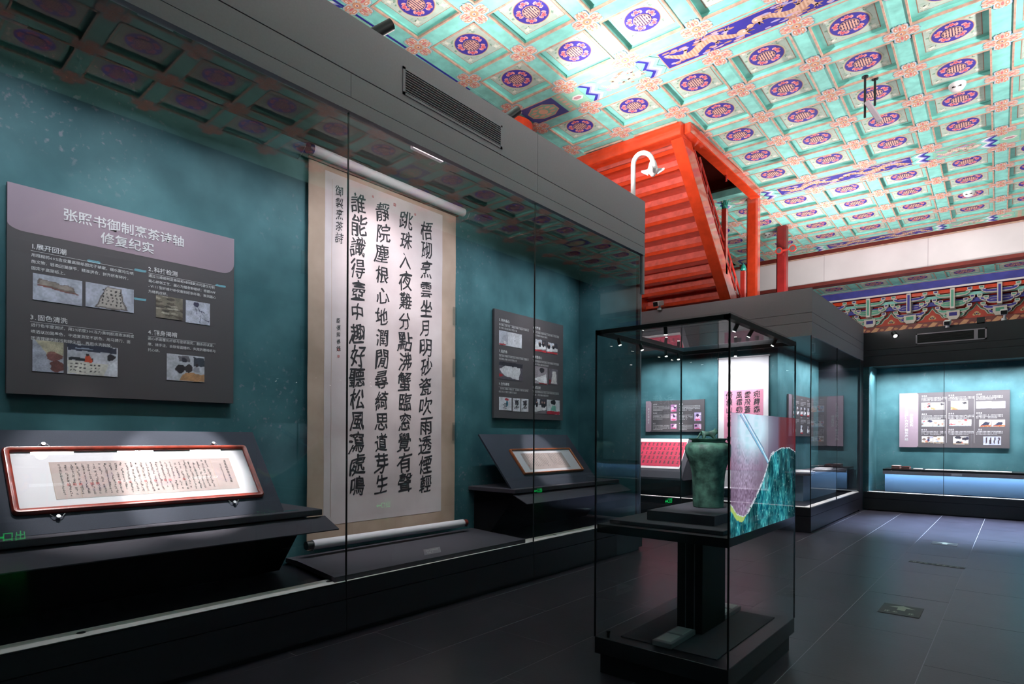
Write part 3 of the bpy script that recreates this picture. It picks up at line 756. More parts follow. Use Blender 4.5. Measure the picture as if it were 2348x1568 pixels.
def photo(parent, fr, x0, y0, x1, y1, shapes, c=.013, label=None):
    """a printed photograph: a fine grid whose vertices carry the colours"""
    W, Hh = x1 - x0, y1 - y0; _ps[0] += 1; sd = _ps[0]
    near = fr.o[1] < 8 and abs(fr.n[0]) > .5
    nx = 64 if near else 26; ny = max(12, int(nx * Hh / W)); X, Y = np.meshgrid(np.linspace(0, 1, nx), np.linspace(0, 1, ny))
    im = np.zeros((ny, nx, 3)) + np.array(shapes[0], float)
    wx = (vnoise(nx, ny, nx / 9, nx / 9, sd) - .5) * .06; wy = (vnoise(nx, ny, nx / 9, nx / 9, sd + 50) - .5) * .06
    for col, pts in shapes[1:]: im[inpoly(X + wx, Y + wy, pts)] = col
    nz = .80 + .22 * vnoise(nx, ny, nx / 5, nx / 5, sd + 9) + .16 * vnoise(nx, ny, 2.1, 2.1, sd + 7); im = np.clip(im * nz[..., None], 0, 255) / 255
    me = bpy.data.meshes.new('photo'); off = np.array(WO.get(parent.name, (0, 0, 0)))
    P = fr.o + (x0 + X[..., None] * W) * fr.u + (y0 + Y[..., None] * Hh) * fr.v + c * fr.n - off
    me.from_pydata([tuple(p) for p in P.reshape(-1, 3)], [], [(j * nx + i, j * nx + i + 1, (j + 1) * nx + i + 1, (j + 1) * nx + i) for j in range(ny - 1) for i in range(nx - 1)])
    at = me.color_attributes.new('Col', 'FLOAT_COLOR', 'POINT'); l_ = im.reshape(-1, 3); l_ = np.where(l_ <= .04045, l_ / 12.92, ((l_ + .055) / 1.055) ** 2.4)
    at.data.foreach_set('color', np.concatenate([l_, np.ones((len(l_), 1))], 1).ravel()); me.materials.append(M['paint'])
    o = bpy.data.objects.new('photo', me); C.objects.link(o); o.parent = parent; WO[o.name] = tuple(off)
    return o
def blob(cx, cy, rx, ry, n=12, sd=0):
    r = random.Random(sd + int(cx * 100)); return [(cx + rx * r.uniform(.8, 1.1) * math.cos(6.283 * k / n), cy + ry * r.uniform(.8, 1.1) * math.sin(6.283 * k / n)) for k in range(n)]
def lines(n, x0, x1, y0, y1, t, col): return [(col, rect(x0, y0 + (y1 - y0) * k / n, x1, y0 + (y1 - y0) * k / n + t)) for k in range(n)]
GRY, DK, WH = (178, 180, 196), (40, 36, 44), (215, 213, 222)
def office(seed, red=True):
    r = random.Random(seed); s = [(120, 112, 118)]
    s += [((70, 66, 76), rect(0, .55, 1, 1)), ((205, 205, 215), rect(r.uniform(0, .3), .6, r.uniform(.5, .8), .95)), ((225, 222, 226), [(0, .1), (1, .25), (1, .5), (.2, .6), (0, .45)])]
    if red: s += [((190, 50, 60), rect(0, 0, 1, .14))]
    for k in range(3): x = r.uniform(.15, .85); s += [((30, 28, 40), blob(x, .6, .1, .2, sd=seed)), ((190, 150, 140), blob(x, .74, .045, .07, sd=seed))]
    return s
def board(name, fr, w, h, label, loc, band=None, thick=.02, col='board'):
    t = thing(name, label, 'info board', loc)
    build('board_panel', G().fbox(fr, (0, 0, -thick), (w, h, .01)), M[col], t)
    return t
# board 1 on the back wall of the left case
fr = Fr((-4.78, .82, 1.75), (0, 1, 0), (0, 0, 1)); y_, z_ = (lambda y: y - .82), (lambda z: z - 1.75)
B = board('info_board', fr, 1.40, 1.305, 'large dark grey board with mauve top band and the title 张照书御制烹茶诗轴修复纪实', (-4.78, 1.5, 1.75))
pts = [(0, 1.305), (0, 1.06)] + [(.0 + .09 * (1 - math.cos(a)), 1.06 - .042 * math.sin(a)) for a in np.linspace(.2, 1.57, 6)] + [(1.31 + .09 * math.sin(a), 1.018 + .09 - .09 * math.cos(a)) for a in np.linspace(0, 1.57, 8)] + [(1.40, 1.305)]
build('header_band', G().flat(fr, pts, .011), M['band'], B)
g = G()
text(g, fr, '张照书御制烹茶诗轴', y_(1.10), z_(2.905), .083, .0135, .012); text(g, fr, '修复纪实', y_(1.312), z_(2.805), .083, .0135, .012)
build('title_lettering', g, M['letter'], B)
g = G()
for s, x, z in (('1.展开回潮', .936, 2.672), ('2.科技检测', 1.605, 2.672), ('3.固色清洗', .934, 2.224), ('4.翻身揭褙', 1.605, 2.22)):
    text(g, fr, s, y_(x), z_(z), .040, .0135, .012); g.flat(fr, rect(y_(x), z_(z) - .0165, y_(x) + (.575 if x < 1.2 else .475), z_(z) - .0145), .0135)
build('heading_lettering', g, M['letter'], B)
g = G()
for s, x, z, w_ in (('用糨糊将60%含皮量高丽纸固定于裱案，细水雾均匀喷施文物，轻柔回潮展平，精准拼合，拼齐所有碎片，固定于高丽纸上。', .938, 2.622, .575),
                    ('通过三维视频显微镜和X射线荧光光谱仪分析画心纸张工艺，画心为描金粉蜡纸；根据XWY-VIII型纤维分析仪鉴别纸张纤维，推测画心为楮构皮纸。', 1.606, 2.63, .478),
                    ('进行色牢度测试，用2%浓度300冻力黄明胶溶液涂刷或喷洒以加固墨色，干透复测至不脱色。用马蹄刀、面团清理硬质脏污和除尘后，再用水洗脱酸。', .938, 2.18, .575),
                    ('画心表面覆化纤纸与宣纸固定，翻身后以搓、摩、揉手法，去除背面糟朽、失效的覆褙纸与托心纸。', 1.604, 2.18, .478)):
    wrap(g, fr, s, y_(x), z_(z), w_ + .004, .0242 if w_ > .5 else .0238, .041 if x < 1.2 else .0375 if z > 2.4 else .041, .0135)
build('body_lettering', g, M['letter'], B)
ph = lambda a, b, c0, d, s: photo(B, fr, y_(a), z_(d), y_(c0), z_(b), s)
ph(.947, 2.518, 1.209, 2.351, [GRY, ((120, 104, 100), [(.08, .55), (.12, .82), (.8, .68), (.86, .5), (.97, .42), (.7, .42), (.1, .62)]), ((150, 138, 130), [(.13, .6), (.16, .78), (.78, .66), (.8, .55)]), ((130, 80, 72), [(.08, .55), (.3, .5), (.97, .4), (.9, .45), (.1, .6)])])
ph(1.228, 2.518, 1.514, 2.354, [GRY, ((110, 100, 98), [(.18, .02), (.42, .93), (.73, .93), (.85, .02)]), ((182, 172, 166), [(.24, .08), (.44, .9), (.70, .9), (.79, .08)])] + [((50, 44, 46), rect(.34 + .09 * a, .18 + .14 * b, .37 + .09 * a, .25 + .14 * b)) for a in range(5) for b in range(5)])
ph(1.656, 2.51, 1.838, 2.349, [(128, 118, 106)] + [(random.choice([(96, 86, 76), (165, 156, 142), (80, 72, 66), (180, 172, 158)]), blob(random.random(), random.random(), .16, .05, 7, k)) for k in range(26)])
ph(1.859, 2.509, 2.035, 2.341, [(190, 190, 206)] + [((58, 54, 82), [(a, b), (a + .5 * math.cos(t), b + .5 * math.sin(t)), (a + .5 * math.cos(t) + .02, b + .5 * math.sin(t) + .03)]) for a, b, t in ((.3, .9, -1.2), (.3, .7, -.4), (.6, .5, -1.6), (.5, .3, -.3), (.4, .8, -2), (.7, .2, 1), (.8, .3, 2.2))] + [((70, 64, 90), blob(.42, .86, .12, .12))])
ph(.947, 2.097, 1.109, 1.898, [(170, 172, 188), ((186, 176, 152), [(.05, 1), (1, 1), (1, .5), (.5, .55)]), ((128, 82, 78), blob(.72, .5, .3, .14)), ((110, 66, 64), blob(.8, .2, .26, .2)), ((150, 104, 96), blob(.62, .62, .18, .05))])
ph(1.129, 2.096, 1.417, 1.896, [(206, 204, 214), ((52, 52, 70), rect(0, .8, 1, 1)), ((150, 160, 180), rect(.15, .86, .5, .9)), ((190, 190, 200), rect(0, .52, 1, .8)), ((40, 40, 48), rect(.05, .46, .5, .56)), ((206, 78, 48), blob(.4, .52, .08, .16)), ((60, 44, 44), blob(.4, .68, .04, .05)), ((214, 208, 200), [(0, .02), (.72, 0), (.8, .4), (0, .46)]), ((222, 222, 230), [(.8, 0), (.98, 0), (1, .45), (.84, .5)]), ((44, 36, 44), blob(.87, .66, .1, .14))] + [((70, 64, 66), rect(.06 + .09 * a, .1 + .12 * b, .1 + .09 * a, .14 + .12 * b)) for a in range(7) for b in range(3)])
ph(1.73, 2.095, 1.996, 1.901, [(196, 196, 206), ((110, 104, 112), rect(.3, .75, .6, .95)), ((60, 62, 74), rect(.7, .6, 1, .95)), ((190, 140, 100), [(.3, .0), (1, 0), (1, .3), (.5, .34)]), ((44, 34, 42), blob(.35, .45, .13, .17)), ((60, 48, 52), blob(.58, .5, .12, .16)), ((150, 150, 160), blob(.78, .48, .1, .13)), ((50, 40, 46), blob(.78, .62, .05, .07)), ((52, 46, 60), blob(.45, .8, .08, .1))])
# board 2
fr = Fr((-4.78, 5.32, 1.72), (0, 1, 0), (0, 0, 1)); y_, z_ = (lambda y: y - 5.32), (lambda z: z - 1.72)
B = board('info_board', fr, 1.41, 1.30, 'plain dark grey board of steps five to ten behind the small tilted stand', (-4.78, 6.0, 1.72))
g = G()
for s, x, z in (('5.托补画心', 5.40, 2.885), ('6.托覆褙', 6.055, 2.885), ('7.贴折条', 5.40, 2.51), ('8.修整画心', 6.055, 2.51), ('9.全色接笔', 5.40, 2.118), ('10.成品裱', 6.055, 2.118)):
    text(g, fr, s, y_(x), z_(z), .040, .0135, .012); g.flat(fr, rect(y_(x), z_(z) - .026, y_(x) + .575, z_(z) - .024), .0135)
build('heading_lettering', g, M['letter'], B)
g = G()
for x, z in ((5.40, 2.832), (6.06, 2.832), (5.40, 2.46), (6.06, 2.46), (5.40, 2.065), (6.06, 2.065)): scriblines(g, fr, y_(x), z_(z), .575, 2, .026, .038, .0135)
build('body_lettering', g, M['letter'], B)
ph = lambda a, b, c0, d, s: photo(B, fr, y_(a), z_(d), y_(c0), z_(b), s)
ph(5.40, 2.775, 5.832, 2.601, [(186, 184, 196), ((206, 204, 212), rect(.36, 0, 1, 1)), ((140, 138, 150), rect(.35, 0, .37, 1)), ((176, 60, 66), rect(0, 0, .3, .12)), ((226, 220, 224), blob(.26, .2, .06, .14)), ((120, 120, 130), rect(.66, .45, .76, .47))])
ph(6.076, 2.765, 6.336, 2.602, office(11)); ph(6.347, 2.753, 6.599, 2.605, office(12))
ph(5.403, 2.404, 5.854, 2.192, [(92, 84, 96), ((46, 42, 54), rect(0, .75, 1, 1)), ((212, 210, 216), [(.02, .55), (.3, .8), (.9, .74), (.84, .05), (.2, .2)]), ((160, 40, 52), [(.0, .1), (.16, .2), (.1, .3), (0, .3)])])
ph(6.071, 2.408, 6.373, 2.185, [(150, 140, 148), ((220, 218, 222), [(0, .25), (.9, .6), (1, .05), (.7, 0)]), ((40, 36, 44), blob(.6, .8, .2, .16)), ((150, 44, 54), rect(.4, 0, 1, .08))])
ph(6.408, 2.404, 6.602, 2.196, [(110, 100, 110), ((214, 206, 206), [(.25, .05), (.4, .85), (.8, .85), (.9, .05)]), ((130, 40, 50), rect(0, 0, .2, .3))])
ph(5.407, 1.973, 5.64, 1.816, [WH, ((190, 70, 80), blob(.6, .85, .2, .1)), ((60, 110, 130), blob(.62, .5, .1, .25))] + [(DK, rect(.3 + .1 * (k % 2), .15 + .12 * k, .6, .2 + .12 * k)) for k in range(4)])
for a, b in ((5.664, 5.812), (5.829, 5.971)):
    ph(a, 1.973, b, 1.81, [WH]); g = G(); brush(g, fr, '烹', y_((a + b) / 2), z_(1.90), .12, .016, .02); build('photo_lettering', g, M['ink'], B)
ph(6.075, 1.993, 6.351, 1.799, office(15, False)); ph(6.362, 1.989, 6.654, 1.796, [(206, 206, 212), ((180, 40, 60), rect(0, 0, 1, .22)), ((30, 28, 36), blob(.5, .85, .2, .18)), ((120, 180, 165), [(.3, .25), (.4, .6), (.65, .6), (.72, .25)])])
# ---------------------------------------------------------------- hanging scroll
SX = -4.765
t = thing('hanging_scroll', 'tall silk mounted calligraphy scroll with black running script hanging between the desks', 'scroll', (SX, 3.76, .5))
fr = Fr((SX, 2.868, .50), (0, 1, 0), (0, 0, 1)); W, HT = 1.80, 3.44
# silk mount, gently waved
def sheet(y0, y1, z0, z1, dx, amp, nz=60, ny=6, ph_=0):
    g = G(); vs = []
    for j in range(nz + 1):
        z = z0 + (z1 - z0) * j / nz
        for i in range(ny + 1):
            y = y0 + (y1 - y0) * i / ny
            wv = amp * (math.sin(z * 5.1 + y * .6) * .5 + math.sin(z * 11.3 + 1.1) * .35 + 0.5 * math.exp(-((z - 1.62) / .05) ** 2) + .4 * math.exp(-((z - .83) / .06) ** 2))
            vs.append((SX + dx + wv, y, z))
    fs = [(j * (ny + 1) + i, j * (ny + 1) + i + 1, (j + 1) * (ny + 1) + i + 1, (j + 1) * (ny + 1) + i) for j in range(nz) for i in range(ny)]
    return g.add(vs, fs)
A = .0035
s1 = sheet(2.868, 4.668, .52, 3.93, 0, A); s2 = sheet(2.868, 4.668, .52, 3.93, -.004, A)
k = len(s1.v); s1.v += s2.v; s1.f += [tuple(i + k for i in f[::-1]) for f in s2.f]; s1.c += s2.c; s1.m += s2.m
build('silk_mount', s1, M['silk'], t, smooth=True)
build('paper_panel', sheet(3.03, 4.465, .69, 3.88, .0015, A), M['paper'], t, smooth=True)
g = sheet(3.10, 3.104, .76, 3.82, .003, A, ny=1); build('ruled_line', g, M['silk'], t)
def sx_of(y, z): return A * (math.sin(z * 5.1 + y * .6) * .5 + math.sin(z * 11.3 + 1.1) * .35 + 0.5 * math.exp(-((z - 1.62) / .05) ** 2) + .4 * math.exp(-((z - .83) / .06) ** 2))
F0 = Fr((SX, 0, 0), (0, 1, 0), (0, 0, 1))
cols = [(4.238, '梧砌烹雲坐月明砂瓷吹雨透煙輕', .165), (3.958, '跳珠入夜難分點沸蟹臨窓覺有聲', .168), (3.668, '靜院塵根心地潤閒尋綺思道芽生', .165), (3.385, '誰能識得壺中趣好聽松風瀉處鳴', .172)]
for y, s, sz in cols:
    g = G()
    for k, ch in enumerate(s):
        z = 3.685 - k * .2045 - (.03 if y > 4.1 else 0); brush(g, F0, ch, y + .006 * math.sin(k * 2.1), z, sz * (1.1 if ch not in '心入中分' else .98), .0030, .019, k)
    g.v = [(v[0] + sx_of(v[1], v[2]), v[1], v[2]) for v in g.v]
    build('calligraphy', g, M['ink'], t)
g = G()
for k, ch in enumerate('御製烹茶詩'): brush(g, F0, ch, 3.178, 3.735 - k * .107, .092, .0030, .016, k)
for k, ch in enumerate('臣張照恭錄'): brush(g, F0, ch, 3.176, 2.55 - k * .064, .046, .0030, .012, k)
g.v = [(v[0] + sx_of(v[1], v[2]), v[1], v[2]) for v in g.v]; build('calligraphy', g, M['ink'], t)
g = G()
for y, z, s in ((3.814, 3.80, .03), (4.08, 3.78, .022), (3.55, 3.80, .02), (3.175, 2.225, .022), (3.175, 2.285, .018)):
    g.flat(F0, rect(y - s / 2, z - s / 2, y + s / 2, z + s / 2), .004 + sx_of(y, z), (176, 92, 92)); g.flat(F0, rect(y - s / 4, z - s / 4, y + s / 4, z + s / 3), .005 + sx_of(y, z), (205, 150, 146))
build('seal', g, M['paint'], t)
build('top_roller', G().cyl((SX + .05, 2.87, 3.99), (SX + .05, 4.735, 3.975), .045, n=28), M['rollp'], t, smooth=True)
build('roller_knob', G().cyl((SX + .05, 2.83, 3.99), (SX + .05, 2.872, 3.99), .047, n=20), M['black'], t, smooth=True)
build('top_rod', G().box((SX - .004, 2.86, 3.925), (SX + .02, 4.69, 3.948)), M['brown'], t)
build('bottom_roller', G().cyl((SX + .10, 2.86, .553), (SX + .10, 4.70, .545), .042, n=28), M['rollp'], t, smooth=True)
g = G().cyl((SX + .10, 2.80, .553), (SX + .10, 2.86, .553), .038, n=20); build('roller_knob', g, M['black'], t, smooth=True)
g = G().cyl((SX + .10, 4.70, .545), (SX + .10, 4.755, .545), .035, n=20); build('roller_knob', g, M['brown'], t, smooth=True)
for y in (2.83, 4.73):
    solo('roller_rest', G().box((SX + .05, y - .02, .448), (SX + .15, y + .02, .512)), M['acrylic'], 'clear acrylic rest under the ' + ('left' if y < 3 else 'right') + ' end of the bottom roller', 'stand', 'clear rests of the scroll roller')
    g = G().tube([(SX - .03, y + (-.05 if y < 3 else .05), 3.90), (SX + .06, y + (-.06 if y < 3 else .06), 3.92), (SX + .1, y + (-.05 if y < 3 else .05), 3.97)], .004, 6)
    solo('roller_hook', g, M['steel'], 'thin metal hook holding the ' + ('left' if y < 3 else 'right') + ' end of the top roller', 'hook', 'hooks of the top roller')
for n_, (y, z) in enumerate(((2.82, 3.0), (2.82, 2.35), (2.82, 1.57), (4.65, 2.82), (4.65, 2.25), (4.65, 1.55))):
    solo('acrylic_clip', G().box((SX + .008, y - .03, z - .1), (SX + .012, y + .03, z + .1)), M['acrylic'], f'clear acrylic clip on the {"left" if y < 3 else "right"} edge of the hanging scroll, {["upper", "middle", "lower"][n_ % 3]} one', 'clip', 'acrylic clips along the scroll edges')
# platform below the scroll
g = G().prism(Fr((0, 0, .41), (1, 0, 0), (0, 1, 0)), [(-4.80, 2.69), (-4.62, 2.69), (-3.87, 2.56), (-3.862, 4.80), (-4.80, 4.98)], 0, .038)
solo('platform', g, M['darkfab'], 'low dark fabric platform on the case floor beneath the hanging scroll', 'platform')
lb = thing('label_stand', 'small triangular clear label stand on the dark platform under the scroll', 'label', (-3.98, 3.62, .448))
build('holder', G().prism(Fr((-3.98, 3.66, .448), (1, 0, 0), (0, 0, 1)), [(-.05, 0), (.05, 0), (0, .05)], -.1, .1) if 0 else G().prism(Fr((-4.0, 3.55, .448), (0, 1, 0), (-.35, 0, 1)), [(0, 0), (.2, 0), (.2, .05), (0, .05)], 0, .004), M['greyplas'], lb)
g = G(); scriblines(g, Fr((-3.995, 3.55, .448), (0, 1, 0), (-.35, 0, 1)), .02, .03, .15, 2, .012, .018, .006); build('lettering', g, M['letter'], lb)
# ---------------------------------------------------------------- tilted desks with framed pieces
def desk(y0, y1, by0, by1, label, blabel, thk=True):
    t = thing('display_desk', label, 'desk', (-4.45, (y0 + y1) / 2, .41))
    build('ledge', G().box((-4.80, y0, .887), (-4.10, y1, .932)), M['darkfab'], t, bevel=.004)
    F = Fr((-4.09, y0 + .02, .885), (0, 1, 0), (-.14, 0, .09)); 
    F = Fr((-4.13, y0 + .0, .872), (0, 1, 0), (.22, 0, -.095))
    build('label_ledge', G().fbox(F, (.0, 0, -.004), (y1 - y0 + .04, .21, .004)), M['darkfab'], t)
    P = [(-4.80, .41), (-4.56, .41), (-4.16, .872), (-4.80, .886)]
    g = G().prism(Fr((0, y1 - .10, 0), (1, 0, 0), (0, 0, 1)), P, 0, (y1 - y0) - .2)
    build('pedestal', g, M['matte'], t)
    tb = Fr((-4.205, by0, .934), (0, 1, 0), (-.49, 0, .59)); L = math.hypot(.49, .59)
    t2 = thing('tilted_board', blabel, 'stand', (-4.2, (by0 + by1) / 2, .934))
    build('board_panel', G().fbox(tb, (0, 0, -.02), (by1 - by0, L, 0)), M['navy'], t2)
    return tb, L
tb, L = desk(.30, 2.60, .42, 2.34, 'long black desk with a dark ledge, at left inside the wall case', 'wide navy tilted board holding the long framed piece')
def framed(tb, L, a0, a1, b0, b1, fw_, wood, label, inner, r=.03, hang=True):
    t = thing('picture_frame', label, 'framed calligraphy', tuple(tb.p((a0 + a1) / 2, b0, 0)))
    def rr_(x0, y0, x1, y1, r):
        o = []
        for cx, cy, a in ((x1 - r, y0 + r, -90), (x1 - r, y1 - r, 0), (x0 + r, y1 - r, 90), (x0 + r, y0 + r, 180)):
            for k in range(6): q = math.radians(a + 18 * k); o.append((cx + r * math.cos(q), cy + r * math.sin(q)))
        return o
    outs = [(0, 0), (0, .02), (.008, .03), (fw_ - .008, .03), (fw_, .022), (fw_, .006)]; g = G(); vs = []
    for d, c in outs:
        for p in rr_(a0 + d, b0 + d, a1 - d, b1 - d, max(.004, r - d * .7)): vs.append(tb.p(p[0], p[1], c))
    n = 24; fs = [(j * n + k, j * n + (k + 1) % n, (j + 1) * n + (k + 1) % n, (j + 1) * n + k) for j in range(len(outs) - 1) for k in range(n)]
    g.add(vs, fs); build('frame', g, wood, t, smooth=True)
    build('mount', G().flat(tb, rr_(a0 + fw_ * .8, b0 + fw_ * .8, a1 - fw_ * .8, b1 - fw_ * .8, .02), .008), M['mount'], t)
    build('glazing', G().fbox(tb, (a0 + fw_, b0 + fw_, .012), (a1 - fw_, b1 - fw_, .015)), M['glass2'], t)
    x0, x1, y0, y1 = inner; build('sheet', G().flat(tb, rect(x0, y0, x1, y1), .009), M['oldpap'], t)
    return t
f1 = framed(tb, L, .345, 1.81, .135, .62, .034, M['wood'], 'long red-brown framed handwriting scroll, glazed, on the wide tilted board', (.56, 1.65, .225, .505))
g = G(); g2 = G(); r = random.Random(4); n = 30
for k in range(n):
    x = .60 + k * (1.50 - .60) / n; zt = .48 - r.uniform(0, .015)
    for j in range(16):
        z = zt - j * .0148
        if r.random() < .06 or z < .24: continue
        scrib(g, tb, x + r.uniform(-.003, .003), z + r.uniform(-.001, .001), r.uniform(.013, .019), .0125, .0098, None, r, r.choice((1, 2, 3)))
    if r.random() < .35: g2.flat(tb, rect(x - .006, .3 + r.uniform(-.05, .12), x + .016, .318 + r.uniform(-.05, .12)) if 0 else rect(x - .004, .32, x + .014, .338), .0096)
for j in range(8): scrib(g, tb, 1.60, .465 - j * .026, .022, .021, .0098, None, r, 3)
for j in range(11): scrib(g, tb, 1.565, .44 - j * .0155, .013, .012, .0098, None, r, 2)
build('handwriting', g, M['ink'], f1); build('seal', g2, mat('seal_red', (190, 120, 118), .8), f1)
g = G(); 
for x in (.56, .69, 1.05, 1.51, 1.65): g.flat(tb, rect(x - .0012, .225, x + .0012, .505), .0094)
build('sheet_seam', g, M['silk'], f1)
for n_, (x, y) in enumerate(((.55, .628), (1.575, .628), (.55, .115), (1.575, .115))):
    c_ = thing('hanger_clip', ['small metal hanger clip on the long frame, top left', 'small metal hanger clip on the long frame, top right', 'small clear clip under the long frame, bottom left', 'small clear clip under the long frame, bottom right'][n_], 'clip', tuple(tb.p(x, y)), 'clips of the long frame')
    s = 1 if n_ < 2 else -1
    g = G().tube([tb.p(x - .035, y - .008 * s, .01), tb.p(x - .02, y + .014 * s, .014), tb.p(x + .02, y + .014 * s, .014), tb.p(x + .035, y - .008 * s, .01)], .0022, 6); build('bracket', g, M['steel'], c_)
    build('screw', G().cyl(tb.p(x, y + .014 * s, .001), tb.p(x, y + .014 * s, .022), .011, n=12), M['steel'], c_)
solo('engraved_label', G().fbox(Fr((-4.16, 2.08, .933), (0, 1, 0), (-1, 0, 0)), (.0, 0, 0), (.36, .03, .002)), M['acrylic'], 'thin clear label lying on the ledge before the wide tilted board', 'label')
tb, L = desk(4.92, 7.10, 4.98, 6.72, 'shorter black desk with a dark ledge, at right inside the wall case', 'narrower navy tilted board holding the small framed piece')
tb = Fr(tb.o + np.array([0, 0, 0]), tb.u, tb.v)
f2 = framed(tb, L, .34, 1.56, .16, .53, .022, M['wood2'], 'small brown framed handwriting sheet, glazed, on the narrower tilted board', (.50, 1.33, .225, .465), .02)
g = G(); r = random.Random(6)
for k in range(22):
    x = .56 + k * .033
    for j in range(9):
        if r.random() > .07 and not 11 < k < 14: scrib(g, tb, x, .435 - j * .021, .018, .016, .0098, None, r, 2)
build('handwriting', g, M['ink'], f2); build('seal', G().flat(tb, rect(.52, .27, .535, .30), .0098), bpy.data.materials['seal_red'], f2)
# ================================================================ VASE CASE
X0, X1, Y0, Y1 = -2.065, -1.205, 3.268, 4.538
vc = thing('glass_case', 'free-standing glass case with black pedestal holding the green bronze vessel', 'display case', (-1.635, 3.9, 0))
g = G().box((X0 + .03, Y0 + .03, 0), (X1 - .03, Y1 - .03, .13)); build('skirting', g, M['plinth'], vc)
g = G().prism(Fr((0, 0, 0), (1, 0, 0), (0, 1, 0)), [(X0 - .02, Y0 + .25), (X0 + .03, Y0 + .2), (X0 + .03, Y0 + .32)], 0, .012); build('foot', g, M['plinth'], vc)
build('base_box', G().box((X0 + .003, Y0 + .003, .125), (X1 - .003, Y1 - .003, .23)), M['plinth'], vc, bevel=.003)
build('base_mat', G().box((-1.93, 3.37, .23), (-1.31, 4.43, .236)), M['darkfab'], vc)
build('pedestal', G().box((-1.715, 3.73, .236), (-1.545, 4.12, .893)), M['black'], vc)
g = G().box((-1.66, 3.727, .24), (-1.655, 3.73, .89)).box((-1.60, 3.727, .24), (-1.595, 3.73, .89)); build('pedestal_seam', g, M['gap'], vc)
build('deck', G().box((X0 + .012, Y0 + .012, .893), (X1 - .012, Y1 - .012, .945)), M['plinth'], vc)
build('lower_tier', G().box((-2.01, 3.36, .945), (-1.272, 4.46, .97)), M['darkfab'], vc, bevel=.003)
build('upper_tier', G().box((-1.83, 3.52, .97), (-1.385, 4.27, 1.03)), M['darkfab'], vc, bevel=.002)
T = 2.178
for a, b in (((X0, Y0, .125), (X1, Y0 + .008, T)), ((X0, Y1 - .008, .125), (X1, Y1, T)), ((X0, Y0 + .01, .125), (X0 + .008, Y1 - .01, T)), ((X1 - .008, Y0 + .01, .125), (X1, Y1 - .01, T))):
    build('glass_pane', G().box(a, b), M['glass'], vc)
build('glass_top', G().box((X0, Y0, T), (X1, Y1, T + .01)), M['glass'], vc)
g = G(); 
for x, y in ((X0, Y0), (X1 - .009, Y0), (X0, Y1 - .009), (X1 - .009, Y1 - .009)): g.box((x, y, .23), (x + .009, y + .009, T))
build('corner_post', g, M['black'], vc)
g = G()
for a, b in (((X0, Y0), (X1, Y0 + .035)), ((X0, Y1 - .035), (X1, Y1)), ((X0, Y0), (X0 + .035, Y1)), ((X1 - .035, Y0), (X1, Y1))): g.box((*a, T - .028), (*b, T - .002))
build('top_frame', g, M['black'], vc)
for p, d in (((X0 + .03, 3.50, 2.155), (.25, .1, -1)), ((X0 + .03, 3.80, 2.155), (.35, .1, -1)), ((X0 + .03, 4.20, 2.155), (.15, -.05, -1)), ((X0 + .03, 4.42, 2.155), (.1, -.1, -1)),
             ((-1.60, Y0 + .03, 2.155), (0, .1, -1)), ((X1 - .03, 3.47, 2.155), (-.5, 0, -1)), ((X1 - .03, 3.72, 2.155), (-.6, 0, -1)), ((X1 - .03, 4.18, 2.155), (-.5, -.2, -1)), ((-1.62, Y1 - .03, 2.155), (0, -.1, -1))):
    spotlamp(p, d, parent=vc, L=.048, r=.0115)
# grey humidity trays
def tray(x0, y0, x1, y1, lab):
    t = thing('humidity_tray', lab, 'tray', ((x0 + x1) / 2, (y0 + y1) / 2, .236), 'humidity trays in the case base')
    build('tray_body', G().box((x0, y0, .236), (x1, y1, .27)), M['greyplas'], t, bevel=.004)
    m = (y0 + y1) / 2
    for a, b in ((y0 + .02, m - .012), (m + .012, y1 - .02)): build('pouch', G().box((x0 + .015, a, .268), (x1 - .015, b, .275)), M['white'], t, bevel=.005)
tray(-1.70, 3.345, -1.575, 3.70, 'pale grey double humidity tray in the case base, in front of the pedestal'); tray(-1.68, 4.14, -1.55, 4.45, 'pale grey humidity tray in the case base, behind the pedestal')
k_ = thing('sensor', 'tiny black sensor post at the front left corner of the case base', 'sensor', (-1.985, 3.31, .23))
build('sensor_body', G().cyl((-1.985, 3.31, .23), (-1.985, 3.31, .262), .009, n=12).cyl((-1.985, 3.31, .262), (-1.985, 3.31, .272), .013, n=12), M['black'], k_, smooth=True)
# bronze vessel
VX, VY, VZ = -1.605, 3.965, 1.03
vt = thing('bronze_vessel', 'green patinated bronze vessel with broad shoulder and animal knob, on the dark tier', 'vessel', (VX, VY, VZ))
prof = [(.093, 0), (.099, .004), (.1, .03), (.101, .09), (.103, .16), (.107, .22), (.114, .26), (.126, .30), (.141, .335), (.151, .365), (.154, .39), (.150, .41), (.140, .425), (.124, .434), (.112, .436), (.110, .44)]
rim = [(.108, .436), (.107, .446), (.112, .452), (.130, .459), (.131, .463), (.118, .461), (.10, .457), (.001, .456)]
build('vessel_body', G().lathe((VX, VY, VZ), prof, 48), M['bronze'], vt, smooth=True)
build('rim_plate', G().lathe((VX, VY, VZ), rim, 48), M['bronze'], vt, smooth=True)
